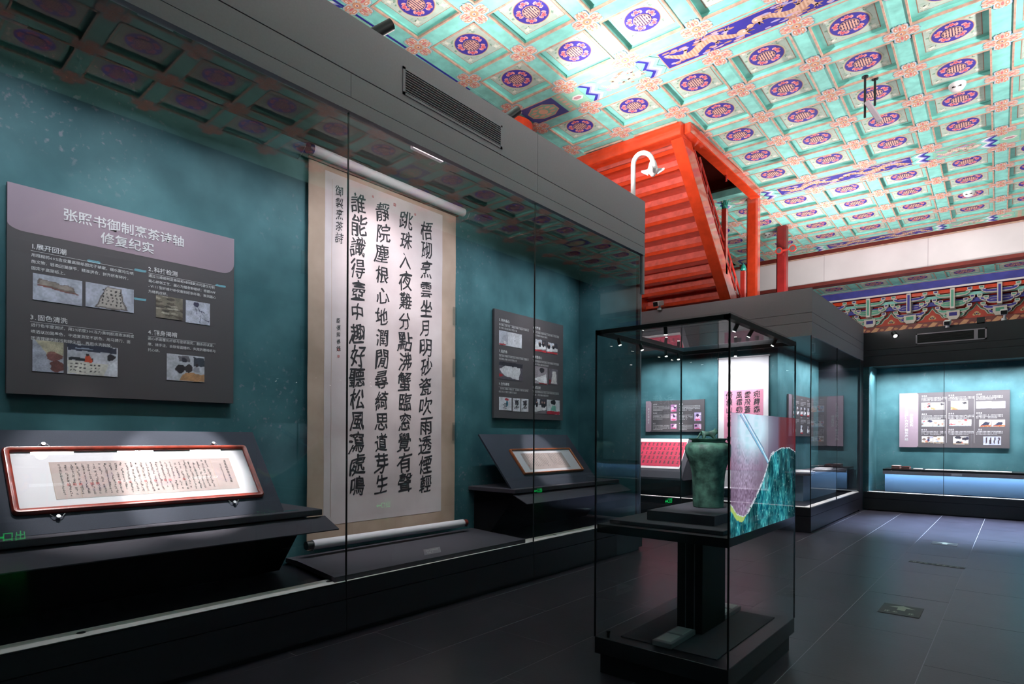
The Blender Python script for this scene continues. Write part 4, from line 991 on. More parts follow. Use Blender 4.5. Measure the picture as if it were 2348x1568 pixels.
# tiger knob grown from a skin skeleton
def skinned(name, verts, edges, radii, m, parent, sub=2):
    me = bpy.data.meshes.new(name); off = WO.get(parent.name, (0, 0, 0))
    me.from_pydata([tuple(np.array(v) - np.array(off)) for v in verts], edges, []); me.materials.append(m)
    o = bpy.data.objects.new(name, me); C.objects.link(o); o.parent = parent; WO[o.name] = off
    sk = o.modifiers.new('s', 'SKIN'); sk.use_smooth_shade = True
    if not me.skin_vertices: me.attributes.new('skin_vertex', 'FLOAT', 'POINT')
    sv_ = me.skin_vertices[0].data
    for i, r in enumerate(radii): sv_[i].radius = (r, r) if not isinstance(r, tuple) else r
    sv_[0].use_root = True
    ss = o.modifiers.new('ss', 'SUBSURF'); ss.levels = sub; ss.render_levels = sub
    return o
q = lambda a, b, c: (VX + .0 + a * .8 + b * .6, VY + a * -.6 * -1 + b * .8 * 1 if 0 else VY + a * .5 - b * .8, VZ + .458 + c)
tg = [q(-.03, 0, .042), q(.0, 0, .036), q(.03, 0, .038), q(.048, 0, .05), q(.064, 0, .052),
      q(-.03, .013, .024), q(-.035, .015, .003), q(-.03, -.013, .024), q(-.035, -.015, .003), q(.03, .013, .02), q(.042, .015, .003), q(.03, -.013, .02), q(.042, -.015, .003),
      q(-.048, 0, .05), q(-.062, 0, .03), q(-.075, 0, .008), q(-.085, 0, .008)]
build_edges = [(0, 1), (1, 2), (2, 3), (3, 4), (0, 5), (5, 6), (0, 7), (7, 8), (2, 9), (9, 10), (2, 11), (11, 12), (0, 13), (13, 14), (14, 15), (15, 16)]
tk = skinned('animal_knob', tg, build_edges, [.0175, .014, .0175, .018, .012, .0105, .0075, .0105, .0075, .0105, .0075, .0105, .0075, .007, .006, .006, .006], M['bronze'], vt)
g = G().cyl(q(.043, .010, .060), q(.043, .012, .072), .006, .003, 8).cyl(q(.043, -.010, .060), q(.043, -.012, .072), .006, .003, 8); build('animal_ears', g, M['bronze'], vt)
# see-through picture screen on the right face
def screenmat():
    m = bpy.data.materials.new('screen_picture'); m.use_nodes = True; n = m.node_tree; n.nodes.clear()
    o = n.nodes.new('ShaderNodeOutputMaterial'); a = n.nodes.new('ShaderNodeVertexColor'); a.layer_name = 'Col'
    e = n.nodes.new('ShaderNodeEmission'); e.inputs[1].default_value = .85; t = n.nodes.new('ShaderNodeBsdfTransparent'); t.inputs[0].default_value = (.3, .3, .32, 1)
    ad = n.nodes.new('ShaderNodeAddShader'); n.links.new(a.outputs['Color'], e.inputs[0]); n.links.new(e.outputs[0], ad.inputs[0]); n.links.new(t.outputs[0], ad.inputs[1]); n.links.new(ad.outputs[0], o.inputs[0])
    return m
NX, NY = 330, 190
yy = np.linspace(3.285, 4.525, NX); zz = np.linspace(.948, 1.637, NY); YY, ZZ = np.meshgrid(yy, zz)
bc = np.array([[3.285, 1.135], [3.377, 1.073], [3.491, 1.045], [3.55, 1.059], [3.672, 1.128], [3.833, 1.241], [3.901, 1.31], [3.944, 1.354], [3.988, 1.395], [4.193, 1.432], [4.396, 1.43], [4.525, 1.4]])
bz = np.interp(yy, bc[:, 0], bc[:, 1]) + .006 * (vnoise(NX, 1, 4, 1, 3)[0] - .5); BZ = np.broadcast_to(bz, YY.shape)
n1 = vnoise(NX, NY, 3.6, 10, 1); n2 = vnoise(NX, NY, 16, 34, 2); n3 = vnoise(NX, NY, 1.8, 3.2, 6); n4 = vnoise(NX, NY, 42, 50, 9)
def mixc(a, b, t): t = np.clip(t, 0, 1)[..., None]; return np.array(a, float) * (1 - t) + np.array(b, float) * t
bg = mixc((92, 70, 92), (200, 180, 215), np.clip(n3 * .8 * np.exp(-((YY - 3.5) / .2) ** 2) * (ZZ < 1.5) + .1, 0, 1))
gl_ = np.exp(-(((YY - 3.62) / .30) ** 2 + ((ZZ - 1.56) / .17) ** 2)); bg = bg * (1 - np.clip(gl_ * 1.5, 0, 1)[..., None]) + np.array((196, 238, 252)) * np.clip(gl_ * 1.5, 0, 1)[..., None]
rd = np.clip((YY - 4.12) / .06, 0, 1); bg = bg * (1 - rd[..., None]) + mixc((110, 36, 40), (90, 48, 60), n4) * rd[..., None]
tl_ = mixc((4, 70, 90), (110, 232, 226), n1 * .7 + n3 * .5 - .25); tl_ = tl_ * (1 - .55 * np.clip((YY - 4.2) / .35, 0, 1)[..., None]); tl_ = tl_ * (.45 + .8 * n2[..., None])
sp = (n3 > .93)[..., None]; tl_ = np.where(sp, tl_ * .5 + np.array((120, 125, 120)), tl_)
im = np.where((ZZ < BZ)[..., None], tl_, bg)
cres = ((ZZ < BZ) & (ZZ > BZ - .035 * np.clip((3.54 - YY) / .08, 0, 1) - 0) & (YY < 3.53))[..., None]; im = np.where(cres, np.array((172, 200, 110)), im)
ed = (np.abs(ZZ - BZ) < .003 + .007 * (np.abs(YY - 3.8) < .25))[..., None] & (n3 > .3)[..., None]; im = np.where(ed, np.array((205, 215, 225)), im)
def seg(p, q, w_):
    d = np.array(q) - np.array(p); L_ = np.hypot(*d); d = d / L_; rx = YY - p[0]; rz = ZZ - p[1]; s = rx * d[0] + rz * d[1]; t_ = -rx * d[1] + rz * d[0]
    return (s > 0) & (s < L_), t_ / w_
ok, t_ = seg((3.43, 1.645), (3.83, 1.412), .022); ok2, t2_ = seg((3.82, 1.418), (3.93, 1.345), .014)
for o_, tt in ((ok, t_), (ok2, t2_)):
    m_ = (o_ & (np.abs(tt) < 1))[..., None]; im = np.where(m_, np.where((np.abs(tt) > .75)[..., None], np.array((70, 110, 140)), np.where((np.abs(tt - .2) < .25)[..., None], np.array((215, 245, 255)), np.array((110, 190, 225)))), im)
im = np.clip(im, 0, 255)
me = bpy.data.meshes.new('screen')
sxp = X1 + .0015
vs = [(sxp + 1.635, YY[j, i] - 3.9, ZZ[j, i]) for j in range(NY) for i in range(NX)]
fs = [(j * NX + i, j * NX + i + 1, (j + 1) * NX + i + 1, (j + 1) * NX + i) for j in range(NY - 1) for i in range(NX - 1)]
me.from_pydata(vs, [], fs); at = me.color_attributes.new('Col', 'FLOAT_COLOR', 'POINT')
l_ = im.reshape(-1, 3) / 255; l_ = np.where(l_ <= .04045, l_ / 12.92, ((l_ + .055) / 1.055) ** 2.4); at.data.foreach_set('color', np.concatenate([l_, np.ones((len(l_), 1))], 1).ravel())
me.materials.append(screenmat()); scr = bpy.data.objects.new('picture_screen', me); C.objects.link(scr); scr.parent = vc; scr['label'] = 'see-through lit screen showing a teal bronze surface close up'
WO[scr.name] = WO[vc.name]
# ================================================================ MIDDLE CASE (L shaped)
MX, MY = -2.50, 10.28
mc = thing('corner_case', 'dark L-shaped corner display case behind the glass pedestal case', 'display case', (-3.5, 11.0, 0))
build('base', G().box((-6.1, MY + .03, 0), (MX - .03, 11.2, .38)).box((-3.35, 11.2, 0), (MX - .03, 14.3, .38)), M['plinth'], mc)
build('plinth_front', G().box((-6.1, MY, 0), (MX, MY + .03, .255)).box((-6.1, MY, .26), (MX, MY + .03, .39)), M['plinth'], mc)
build('plinth_side', G().box((MX - .03, MY + .03, .03), (MX, 14.05, .255)).box((MX - .03, MY + .03, .26), (MX, 14.05, .39)), M['plinth'], mc)
build('glass_rail', G().box((-6.1, MY + .015, .39), (MX - .02, MY + .12, .40)).box((MX - .12, MY + .12, .39), (MX - .015, 14.05, .40)), M['rail'], mc)
build('back_wall', G().box((-6.1, 11.2, .38), (-3.28, 11.24, 3.14)), M['teal'], mc)
build('wing_wall', G().box((-3.32, 11.24, .38), (-3.28, 14.3, 3.14)), M['teal'], mc)
build('wing_end', G().box((-3.28, 14.26, .38), (MX - .02, 14.3, 3.14)), M['teal'], mc)
build('inner_ceiling', G().box((-6.1, MY + .03, 3.12), (MX - .03, 11.2, 3.15)).box((-3.28, 11.2, 3.12), (MX - .03, 14.3, 3.15)), M['black'], mc)
g = G()
for z0, z1 in ((3.12, 3.33), (3.336, 3.48), (3.486, 3.87)): g.box((-6.1, MY, z0), (MX, MY + .03, z1))
build('fascia_front', g, M['fascia'], mc); build('fascia_backing', G().box((-6.1, MY + .03, 3.13), (MX - .03, MY + .04, 3.86)), M['black'], mc); build('fascia_backing', G().box((MX - .04, MY + .04, 3.13), (MX - .03, 14.4, 3.83)), M['black'], mc)
g = G()
for z0, z1 in ((3.12, 3.33), (3.336, 3.48), (3.486, 3.84)): g.box((MX - .03, MY + .03, z0), (MX, 14.4, z1))
build('fascia_side', g, M['fascia'], mc)
build('end_pillar', G().box((-3.28, 14.05, 0), (MX, 14.4, 3.12)), M['plinth'], mc)
for a, b in (((-6.1), -4.0), (-4.0, MX)): build('glass_pane', G().box((a + .003, MY + .006, .385), (b - .003, MY + .016, 3.13)), M['glass'], mc)
for a, b in ((MY + .02, 12.06), (12.06, 14.05)): build('glass_pane', G().box((MX - .016, a + .003, .385), (MX - .006, b - .003, 3.13)), M['glass'], mc)
build('glass_joint', G().box((-4.004, MY + .004, .39), (-3.996, MY + .018, 3.12)).box((MX - .018, 12.056, .39), (MX - .004, 12.064, 3.12)).box((MX - .018, MY + .004, .39), (MX - .006, MY + .018, 3.12)), M['black'], mc)
# board 3
fr = Fr((-5.84, 11.18, 1.61), (1, 0, 0), (0, 0, 1)); x_, z_ = (lambda x: x + 5.84), (lambda z: z - 1.61)
B = board('info_board', fr, 1.235, .62, 'wide grey board with small mauve left band above the red calligraphy sheet', (-5.2, 11.18, 1.61))
build('header_band', G().flat(fr, [(0, 0), (.10, 0), (.125, .03), (.125, .58), (.10, .62), (0, .62)], .011), M['band'], B)
g = G()
for k in range(6): scrib(g, fr, .05, .44 - k * .055, .035, .04, .0135)
for x, z in ((-5.675, 2.146), (-5.121, 2.137), (-5.675, 1.97), (-5.12, 1.96), (-5.675, 1.76), (-5.12, 1.76)): scriblines(g, fr, x_(x), z_(z), .16, 1, .03, .03, .0135); scriblines(g, fr, x_(x), z_(z) - .035, .36 if x < -5.5 else (.45 if z > 2 else .29), 4, .019, .027, .0135)
build('lettering', g, M['letter'], B)
for k, (a, b, c0, d) in enumerate(((-5.297, 2.145, -5.169, 2.004), (-5.296, 1.969, -5.168, 1.827), (-4.805, 1.979, -4.666, 1.816), (-5.295, 1.765, -5.167, 1.663), (-4.804, 1.76, -4.665, 1.656))):
    photo(B, fr, x_(a), z_(d), x_(c0), z_(b), [[(176, 120, 168), (200, 150, 190), (168, 150, 190)][k % 3], ((226, 186, 216), blob(.3 + .13 * k, .4, .35, .3, sd=k)), ((56, 40, 72), blob(.7 - .12 * k, .65, .2, .22, sd=k)), ((206, 90, 128), blob(.5, .15, .4, .14, sd=k + 3)), ((240, 220, 235), blob(.8, .8, .2, .12, sd=k))])
# hanging pink scroll
t = thing('hanging_scroll', 'white mounted hanging scroll with pink sheet of large black characters, in the corner case', 'scroll', (-3.87, 11.15, .56))
build('mount', G().box((-4.325, 11.15, .56), (-3.42, 11.156, 2.97)), M['whitepap'], t)
build('pink_sheet', G().box((-4.215, 11.147, .9), (-3.508, 11.15, 2.375)), M['pink'], t)
build('rod', G().cyl((-4.35, 11.14, .555), (-3.39, 11.14, .555), .022, n=14).cyl((-4.34, 11.14, 2.975), (-3.4, 11.14, 2.975), .014, n=12), M['whitepap'], t, smooth=True)
F = Fr((0, 11.147, 0), (1, 0, 0), (0, 0, 1)); g = G(); r = random.Random(2)
for x, s in ((-3.622, '宛轉森'), (-3.787, '雲飛蓋'), (-3.935, '風霜勁'), (-4.12, '倚棟山')):
    for k, ch in enumerate(s): brush(g, F, ch, x, 2.285 - k * .135, .125, .002, .02, k)
    for k in range(3, 10): scrib(g, F, x - .045, 2.235 - k * .135, .09, .09, .002, None, r, 4)
build('calligraphy', g, M['ink'], t)
# red sheet on a slanted desk
t = thing('display_desk', 'dark slanted desk under the red calligraphy sheet in the corner case', 'desk', (-5.2, 10.8, .4))
build('desk_top', G().prism(Fr((0, 0, 0), (0, 1, 0), (0, 0, 1)), [(10.44, .74), (10.50, .86), (10.95, 1.46), (11.18, 1.46), (11.18, .70), (10.5, .70)], -6.0, -4.72), M['darkfab'], t)
build('desk_base', G().box((-5.9, 10.7, .38), (-4.86, 11.15, .72)), M['black'], t)
dfr = Fr((-5.95, 10.535, .905), (1, 0, 0), (0, .45, .60))
rs = thing('calligraphy_sheet', 'bright red sheet with columns of black characters and white borders on the slanted desk', 'calligraphy', (-5.3, 10.6, .9))
build('sheet', G().fbox(dfr, (0, .0, .001), (1.13, .70, .006)), M['whitepap'], rs)
build('red_paper', G().fbox(dfr, (0, .05, .006), (1.12, .62, .008)), M['redpap'], rs)
g = G(); r = random.Random(5)
for i in range(12):
    for j in range(5): scrib(g, dfr, .06 + i * .088, .53 - j * .105, .06, .07, .009, None, r, 3)
build('calligraphy', g, M['ink'], rs)
# side wing board and books
fr = Fr((-3.255, 11.75, 1.53), (0, 1, 0), (0, 0, 1))
B = board('info_board', fr, 1.75, .78, 'grey board with a narrow mauve edge on the wing wall of the corner case', (-3.255, 12.6, 1.53))
build('header_band', G().flat(fr, [(0, 0), (.17, 0), (.2, .04), (.2, .74), (.17, .78), (0, .78)], .011), M['band'], B)
g = G()
for x in (.3, .78, 1.26):
    for z in (.70, .35): scriblines(g, fr, x, z, .2, 1, .03, .03, .0135); scriblines(g, fr, x, z - .045, .38, 3, .02, .028, .0135)
build('lettering', g, M['letter'], B)
for k, (x, z) in enumerate(((.3, .40), (.52, .40), (.78, .40), (1.0, .40), (1.26, .40), (.3, .05), (.78, .05), (1.26, .05))): photo(B, fr, x, z, x + .17, z + .17, office(30 + k, k % 2 == 0))
wt = thing('display_table', 'dark table along the wing of the corner case carrying open books', 'table', (-2.95, 12.6, .38))
build('table_top', G().box((-3.26, 11.3, .84), (-2.72, 14.0, .88)), M['darkfab'], wt); build('table_base', G().box((-3.2, 11.4, .38), (-2.9, 13.9, .84)), M['blueglow'], wt)
for k, (x, y, l) in enumerate(((-2.92, 11.6, .34), (-3.05, 12.0, .3), (-2.9, 12.7, .4), (-3.0, 13.3, .36))):
    t = thing('open_book', ['open pale book nearest the glass corner on the wing table', 'closed pale book second along the wing table', 'open pale book third along the wing table', 'open pale book farthest along the wing table'][k], 'book', (x, y, .88), 'books on the wing table')
    build('pages', G().box((x - .13, y - l / 2, .88), (x + .13, y - .01, .905)).box((x - .13, y + .01, .88), (x + .13, y + l / 2, .9)), M['whitepap'], t, bevel=.004)
    build('cover', G().box((x - .14, y - l / 2 - .01, .88), (x + .14, y + l / 2 + .01, .884)), M['navy'], t)
# ================================================================ FAR CASE
bc_ = thing('far_case', 'long dark display case along the far end with a lit teal interior', 'display case', (-.4, 14.9, 0))
build('base', G().box((-2.42, 14.43, 0), (1.7, 15.34, .37)), M['plinth'], bc_)
build('plinth_front', G().box((-2.49, 14.4, .02), (1.7, 14.43, .25)).box((-2.49, 14.4, .255), (1.7, 14.43, .38)), M['black'], bc_)
build('glass_rail', G().box((-2.42, 14.41, .38), (1.7, 14.53, .39)), M['rail'], bc_)
build('back_wall', G().box((-2.42, 15.30, .37), (1.7, 15.34, 3.05)), M['teal'], bc_)
build('side_wall', G().box((-2.56, 14.43, 0), (-2.40, 15.34, 3.68)), M['teal'], bc_)
build('inner_ceiling', G().box((-2.42, 14.43, 3.02), (1.7, 15.3, 3.05)), M['black'], bc_)
for z0, z1 in ((2.99, 3.2), (3.206, 3.33), (3.336, 3.70)): build('fascia_panel', G().box((-2.5, 14.4, z0), (1.7, 14.43, z1)), M['plinth'], bc_)
build('fascia_backing', G().box((-2.5, 14.43, 3.0), (1.7, 14.44, 3.69)), M['black'], bc_); build('carcass_top', G().box((-2.42, 14.44, 3.64), (1.7, 15.34, 3.68)), M['black'], bc_)
for a, b in ((-2.49, -1.12), (-1.12, .9)): build('glass_pane', G().box((a + .003, 14.406, .385), (b - .003, 14.416, 3.0)), M['glass'], bc_)
build('glass_joint', G().box((-1.124, 14.403, .39), (-1.116, 14.418, 2.99)), M['black'], bc_)
ag = build('air_grille', G().box((-1.585, 14.385, 3.38), (-.47, 14.40, 3.40)).box((-1.585, 14.385, 3.57), (-.47, 14.40, 3.59)).box((-1.585, 14.385, 3.38), (-1.56, 14.40, 3.59)).box((-.495, 14.385, 3.38), (-.47, 14.40, 3.59)).box((-.66, 14.385, 3.40), (-.60, 14.40, 3.57)), M['fascia'], bc_)
build('grille_back', G().box((-1.56, 14.395, 3.40), (-.5, 14.3995, 3.57)), bpy.data.materials['grille_shadow'], ag)
for k in range(7): build('slat', G().box((-1.56, 14.389, 3.412 + k * .022), (-.68, 14.395, 3.416 + k * .022)), M['black'], ag)
fr = Fr((-1.966, 15.27, 1.314), (1, 0, 0), (0, 0, 1)); x_, z_ = (lambda x: x + 1.966), (lambda z: z - 1.314)
B = board('info_board', fr, 1.83, 1.148, 'wide grey nine-step board with mauve left band and vertical title in the far case', (-1.05, 15.27, 1.314))
build('header_band', G().flat(fr, [(0, 0), (.31, 0), (.337, .03), (.337, 1.118), (.31, 1.148), (0, 1.148)], .011), M['band'], B)
g = G()
for k, ch in enumerate('《永乐北藏》大方广佛华严经'): text(g, fr, ch, x_(-1.87), z_(2.245) - k * .066, .066, .0135, .01)
for k, ch in enumerate('修复纪实'): text(g, fr, ch, x_(-1.782), z_(1.965) - k * .068, .068, .0135, .01)
build('title_lettering', g, M['letter'], B)
g = G()
for x in (-1.572, -1.112, -.66):
    for z in (2.385, 2.01, 1.68): scriblines(g, fr, x_(x), z_(z) - .012, .2, 1, .034, .03, .0135); scriblines(g, fr, x_(x), z_(z) - .045, .42, 3, .021, .028, .0135, last=.8)
for x in (-1.142, -.69): g.flat(fr, rect(x_(x), .1, x_(x) + .003, 1.05), .0135)
build('lettering', g, M['letter'], B)
PB = [((-1.574, 2.253, -1.424, 2.097), 0), ((-1.417, 2.25, -1.176, 2.099), 1), ((-1.072, 2.271, -.792, 2.093), 2), ((-.659, 2.248, -.419, 2.108), 3), ((-.415, 2.24, -.206, 2.104), 4), ((-1.57, 1.895, -1.372, 1.749), 5), ((-1.366, 1.892, -1.174, 1.747), 6), ((-1.094, 1.895, -.91, 1.761), 7), ((-.904, 1.892, -.734, 1.76), 8), ((-.611, 1.881, -.417, 1.742), 9), ((-.411, 1.879, -.209, 1.741), 10), ((-1.565, 1.548, -1.371, 1.409), 11), ((-1.365, 1.548, -1.178, 1.4), 12), ((-1.03, 1.544, -.78, 1.382), 13), ((-.544, 1.546, -.268, 1.378), 14)]
for (a, b, c0, d), k in PB:
    r = random.Random(k)
    sh_ = [(226, 222, 226)]
    if k in (1, 2): sh_ += [((240, 200, 180), blob(.3, .4, .3, .35, sd=k)), ((40, 34, 40), blob(.8, .75, .16, .16, sd=k)), ((214, 120, 80), [(0, 0), (.5, 0), (.2, .3), (0, .35)])]
    elif k in (3, 4): sh_ = [(206, 205, 216)] + [((170, 168, 182), rect(.1 + .07 * j, .1, .12 + .07 * j, .5)) for j in range(11)]
    elif k == 14: sh_ = [(178, 180, 200)] + [((54, 36, 46), [(.12 + .23 * j, .1), (.2 + .23 * j, .1), (.22 + .24 * j, .9), (.13 + .24 * j, .9)]) for j in range(4)]
    elif k in (9, 10): sh_ = [(214, 196, 196), ((40, 44, 66), [(.1, .1), (.5, .7), (.9, .6), (.7, .1)]), ((224, 100, 60), [(.0, 0), (1, 0), (1, .25), (.2, .12)])]
    else:
        pal = [(60, 58, 100), (206, 120, 100), (150, 170, 200), (120, 100, 92), (44, 40, 52), (232, 180, 150), (190, 70, 70), (160, 156, 176)]
        for j in range(6): sh_ += [(r.choice(pal), blob(r.uniform(.05, .95), r.uniform(.05, .95), r.uniform(.08, .25), r.uniform(.06, .25), sd=k * 9 + j))]
        sh_ += [((150, 130, 110) if k > 10 else (170, 190, 210), rect(0, 0, 1, .16))]
    photo(B, fr, x_(a), z_(d), x_(c0), z_(b), sh_)
ft = thing('display_table', 'long table with pale blue lit front inside the far case', 'table', (-.3, 14.95, .37))
build('table_top', G().box((-2.17, 14.6, .825), (1.6, 15.28, .865)), M['black'], ft)
build('table_lip', G().box((-2.17, 14.59, .755), (1.6, 14.605, .825)), M['fascia'], ft)
build('table_front', G().box((-2.15, 14.72, .39), (1.6, 14.76, .82)), M['blueglow'], ft)
build('table_label', G().box((-1.01, 14.583, .77), (-.84, 14.588, .81)), M['whitepap'], ft)
build('light_slot', G().box((-2.15, 14.62, .80), (1.6, 14.64, .81)), M['greyplas'], ft)
for k, (x0, x1, z1, n_) in enumerate(((-2.03, -1.885, .935, 4), (-1.855, -1.715, .92, 3), (-1.65, -1.505, .885, 1))):
    t = thing('book_stack' if n_ > 1 else 'closed_book', ['stacked case-bound volumes at the left end of the far table', 'lower stack of bound volumes second along the far table', 'single flat pale volume third along the far table'][k], 'book', ((x0 + x1) / 2, 14.8, .865), 'volumes on the far table')
    for j in range(n_):
        a = .865 + (z1 - .865) * j / n_; b = .865 + (z1 - .865) * (j + 1) / n_ - .001
        build('volume', G().box((x0, 14.68 + .004 * (j % 2), a), (x1, 14.92, b)), M['oldpap'] if j % 2 else M['brown'] if n_ > 1 else M['whitepap'], t)
t = thing('paper_sheet', 'long pale unrolled sheet lying on the far table', 'paper', (-.9, 14.85, .865)); build('sheet', G().box((-1.45, 14.66, .865), (-.1, 15.0, .872)), M['whitepap'], t)
# ================================================================ RED STAIR
stt = thing('stair', 'open red lacquered timber stair climbing through the painted ceiling', 'stair', (-4.75, 10.0, 3.0))
SX0, SX1 = -5.50, -4.03
def stringer(x0, x1, nm='stringer'):
    # lower edge passes (8.49,5.908) and (10.404,3.929)
    P = [(8.36, 6.04), (11.18, 3.13), (11.18, 3.52), (8.50, 6.29), (8.36, 6.29)]
    g = G().prism(Fr((x0, 0, 0), (0, 1, 0), (0, 0, 1)), P, 0, x1 - x0); return build(nm, g, M['red'], stt, bevel=.01)
stringer(SX1, SX1 + .19); stringer(SX0 - .13, SX0)
slope = (5.908 - 3.929) / (10.404 - 8.49)
rise = .192; run = rise / slope
for k in range(15):
    z = 6.02 - k * rise; y = 8.54 + k * run
    if z < 3.25: break
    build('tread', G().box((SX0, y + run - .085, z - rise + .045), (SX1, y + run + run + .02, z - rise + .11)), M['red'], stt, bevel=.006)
    build('riser', G().box((SX0, y + run - .0, z - rise + .11), (SX1, y + run + .02, z + .045)), M['red_sheen'], stt)
# lattice rail on the right side
def rp(y, up_): return (SX1 + .15, y, 5.908 - (y - 8.49) * slope + up_)
g = G().tube([rp(9.15, .70), rp(10.22, .74)], .022, 8).tube([rp(10.3, .8), rp(11.1, .8)], .022, 8); build('handrail', g, M['dred'], stt)
g = G().tube([rp(8.95, .54), rp(10.22, .58)], .018, 8).tube([rp(10.3, .58), rp(11.15, .58)], .018, 8); build('mid_rail', g, M['dred'], stt)
for k in range(9):
    y = 8.95 + k * .26
    build('baluster', G().tube([rp(y, .3), rp(y, .74 if 9.1 < y < 10.2 else .5 if y < 9.1 else .8)], .016, 6), M['dred'], stt)
nw = build('newel_post', G().box((SX1 + .11, 10.2, 4.3), (SX1 + .19, 10.28, 5.42)), M['dred'], stt)
g = G().lathe((SX1 + .15, 10.24, 5.42), [(.03, 0), (.05, .02), (.055, .05), (.04, .08), (.045, .1), (.03, .14), (.005, .16)], 10)
for k in range(8): a = k * .785; g.cyl((SX1 + .15 + .03 * math.cos(a), 10.24 + .03 * math.sin(a), 5.46), (SX1 + .15 + .065 * math.cos(a), 10.24 + .065 * math.sin(a), 5.56), .012, .006, 6)
build('finial', g, M['finial'], nw)
nw = build('newel_post', G().box((SX1 + .11, 11.12, 3.6), (SX1 + .19, 11.2, 4.55)), M['dred'], stt)
build('finial', G().lathe((SX1 + .15, 11.16, 4.55), [(.03, 0), (.055, .04), (.04, .1), (.005, .15)], 10), M['finial'], nw)
g = G().cyl((-3.86, 10.25, 5.9), (-3.86, 10.25, 6.6), .018, n=8); build('upper_rod', g, M['dred'], stt)
# red frame round the ceiling opening
of = thing('opening_frame', 'bright red timber frame around the stair opening in the ceiling', 'frame', (-4.7, 10, 6.1))
build('front_beam', G().box((-5.70, 8.34, 5.96), (-3.82, 8.56, 6.16)), M['red'], of, bevel=.01)
build('side_beam', G().box((-3.90, 8.45, 6.0), (-3.72, 11.6, 6.16)), M['red'], of, bevel=.01)
build('side_beam', G().box((-5.75, 8.58, 5.94), (-5.55, 11.72, 6.16)), M['red'], of, bevel=.01)
for n_, (x, y, w_, mt) in enumerate(((-3.955, 11.93, .21, 'red'), (-4.00, 13.95, .205, 'post2'))):
    P = [(-w_ / 2, -w_ / 2 + .03), (-w_ / 2 + .03, -w_ / 2), (w_ / 2 - .03, -w_ / 2), (w_ / 2, -w_ / 2 + .03), (w_ / 2, w_ / 2 - .03), (w_ / 2 - .03, w_ / 2), (-w_ / 2 + .03, w_ / 2), (-w_ / 2, w_ / 2 - .03)]
    solo('post', G().prism(Fr((x, y, 0), (1, 0, 0), (0, 1, 0)), P, 0, 6.14), M[mt], ['bright red square post beside the foot of the stair, nearer one', 'darker red square post behind, with twin alarm lamps on it'][n_], 'post', 'red posts beside the stair')
al = thing('twin_lamp', 'red twin emergency lamp fixed on the darker red post', 'lamp', (-3.95, 13.83, 5.6))
build('lamp_bracket', G().box((-3.98, 13.8, 5.57), (-3.70, 13.84, 5.60)), M['dred'], al)
for x in (-4.0, -3.72): 
    o = build('lamp_head', G().cyl((x, 13.82, 5.58), (x, 13.70, 5.56), .06, .075, 16), M['dred'], al, smooth=True); build('lens', G().cyl((x, 13.702, 5.56), (x, 13.695, 5.559), .05, n=14), M['steel'], o)
# white swan-neck pipe
sn = thing('swan_neck_pipe', 'white swan-neck pipe with flared hood standing on the left case', 'pipe', (-3.93, 7.13, 4.616))
cx, cy0 = -3.93, 7.13
pts = [(cx, cy0, 4.617), (cx, cy0, 5.09)] + [(cx + .0 + .11 * (1 - math.cos(a)), cy0 + .064 * (1 - math.cos(a)), 5.11 + .155 * math.sin(a)) for a in np.linspace(0, 3.0, 12)]
build('pipe', G().tube(pts, .031, 14).cyl((cx, cy0, 4.616), (cx, cy0, 4.63), .055, n=16), M['white'], sn, smooth=True)
e = np.array(pts[-1]); fr = Fr(e, (1, 0, 0), (0, 1, 0))
g = G().lathe(e, [(.033, 0.02), (.050, -.02), (.056, -.05), (.068, -.09), (.095, -.118), (.09, -.127), (.045, -.155), (.027, -.18), (.01, -.19)], 18); build('hood', g, M['white'], sn, smooth=True)
g = G()
for k in range(4): 
    a = k * math.pi / 2 + .4; g.prism(Fr(e + np.array([0, 0, -.12]), (math.cos(a), math.sin(a), 0), (0, 0, 1)), [(.06, -.05), (.15, 0), (.15, .025), (.06, .03)], -.006, .006)
build('fin', g, M['white'], sn)
# fixtures on the ceiling
for n_, (x, y, lab) in enumerate(((-.636, 9.78, 'white round smoke detector on the ceiling, nearest the camera'), (-.736, 14.2, 'white round smoke detector on the ceiling near the white beam'), (-4.37, 14.2, 'white round smoke detector on the ceiling behind the red posts'))):
    t = thing('smoke_detector', lab, 'detector', (x, y, CZ), 'ceiling smoke detectors')
    build('detector_body', G().lathe((x, y, CZ), [(.095, 0), (.095, -.03), (.07, -.07), (.05, -.085), (.001, -.09)], 20), M['white'], t, smooth=True)
    build('vent_slot', G().box((x - .05, y - .075, CZ - .065), (x - .01, y - .06, CZ - .05)).box((x + .01, y - .075, CZ - .065), (x + .05, y - .06, CZ - .05)), M['black'], t)
pj = thing('ceiling_unit', 'grey hanging unit on two black rods below the painted ceiling', 'equipment', (-1.51, 8.9, CZ))
build('rod', G().cyl((-1.53, 8.82, CZ), (-1.53, 8.82, 5.62), .014, n=8), M['black'], pj); build('rod', G().cyl((-1.44, 8.95, CZ), (-1.44, 8.95, 5.80), .014, n=8), M['black'], pj)
build('mount_plate', G().cyl((-1.53, 8.82, CZ), (-1.53, 8.82, CZ - .012), .04, n=12).cyl((-1.44, 8.95, CZ), (-1.44, 8.95, CZ - .012), .04, n=12), M['black'], pj)
F = Fr((-1.50, 8.80, 5.80), (.42, .1, -.85), (.1, 1, .1)); F = Fr(F.o, F.u, F.v - F.u * np.dot(F.u, F.v)); build('unit_body', G().fbox(F, (0, -.06, -.03), (.30, .06, .03)), M['greyplas'], pj, bevel=.008)
build('unit_edge', G().fbox(F, (.02, .06, -.02), (.26, .068, .02)), M['white'], pj)
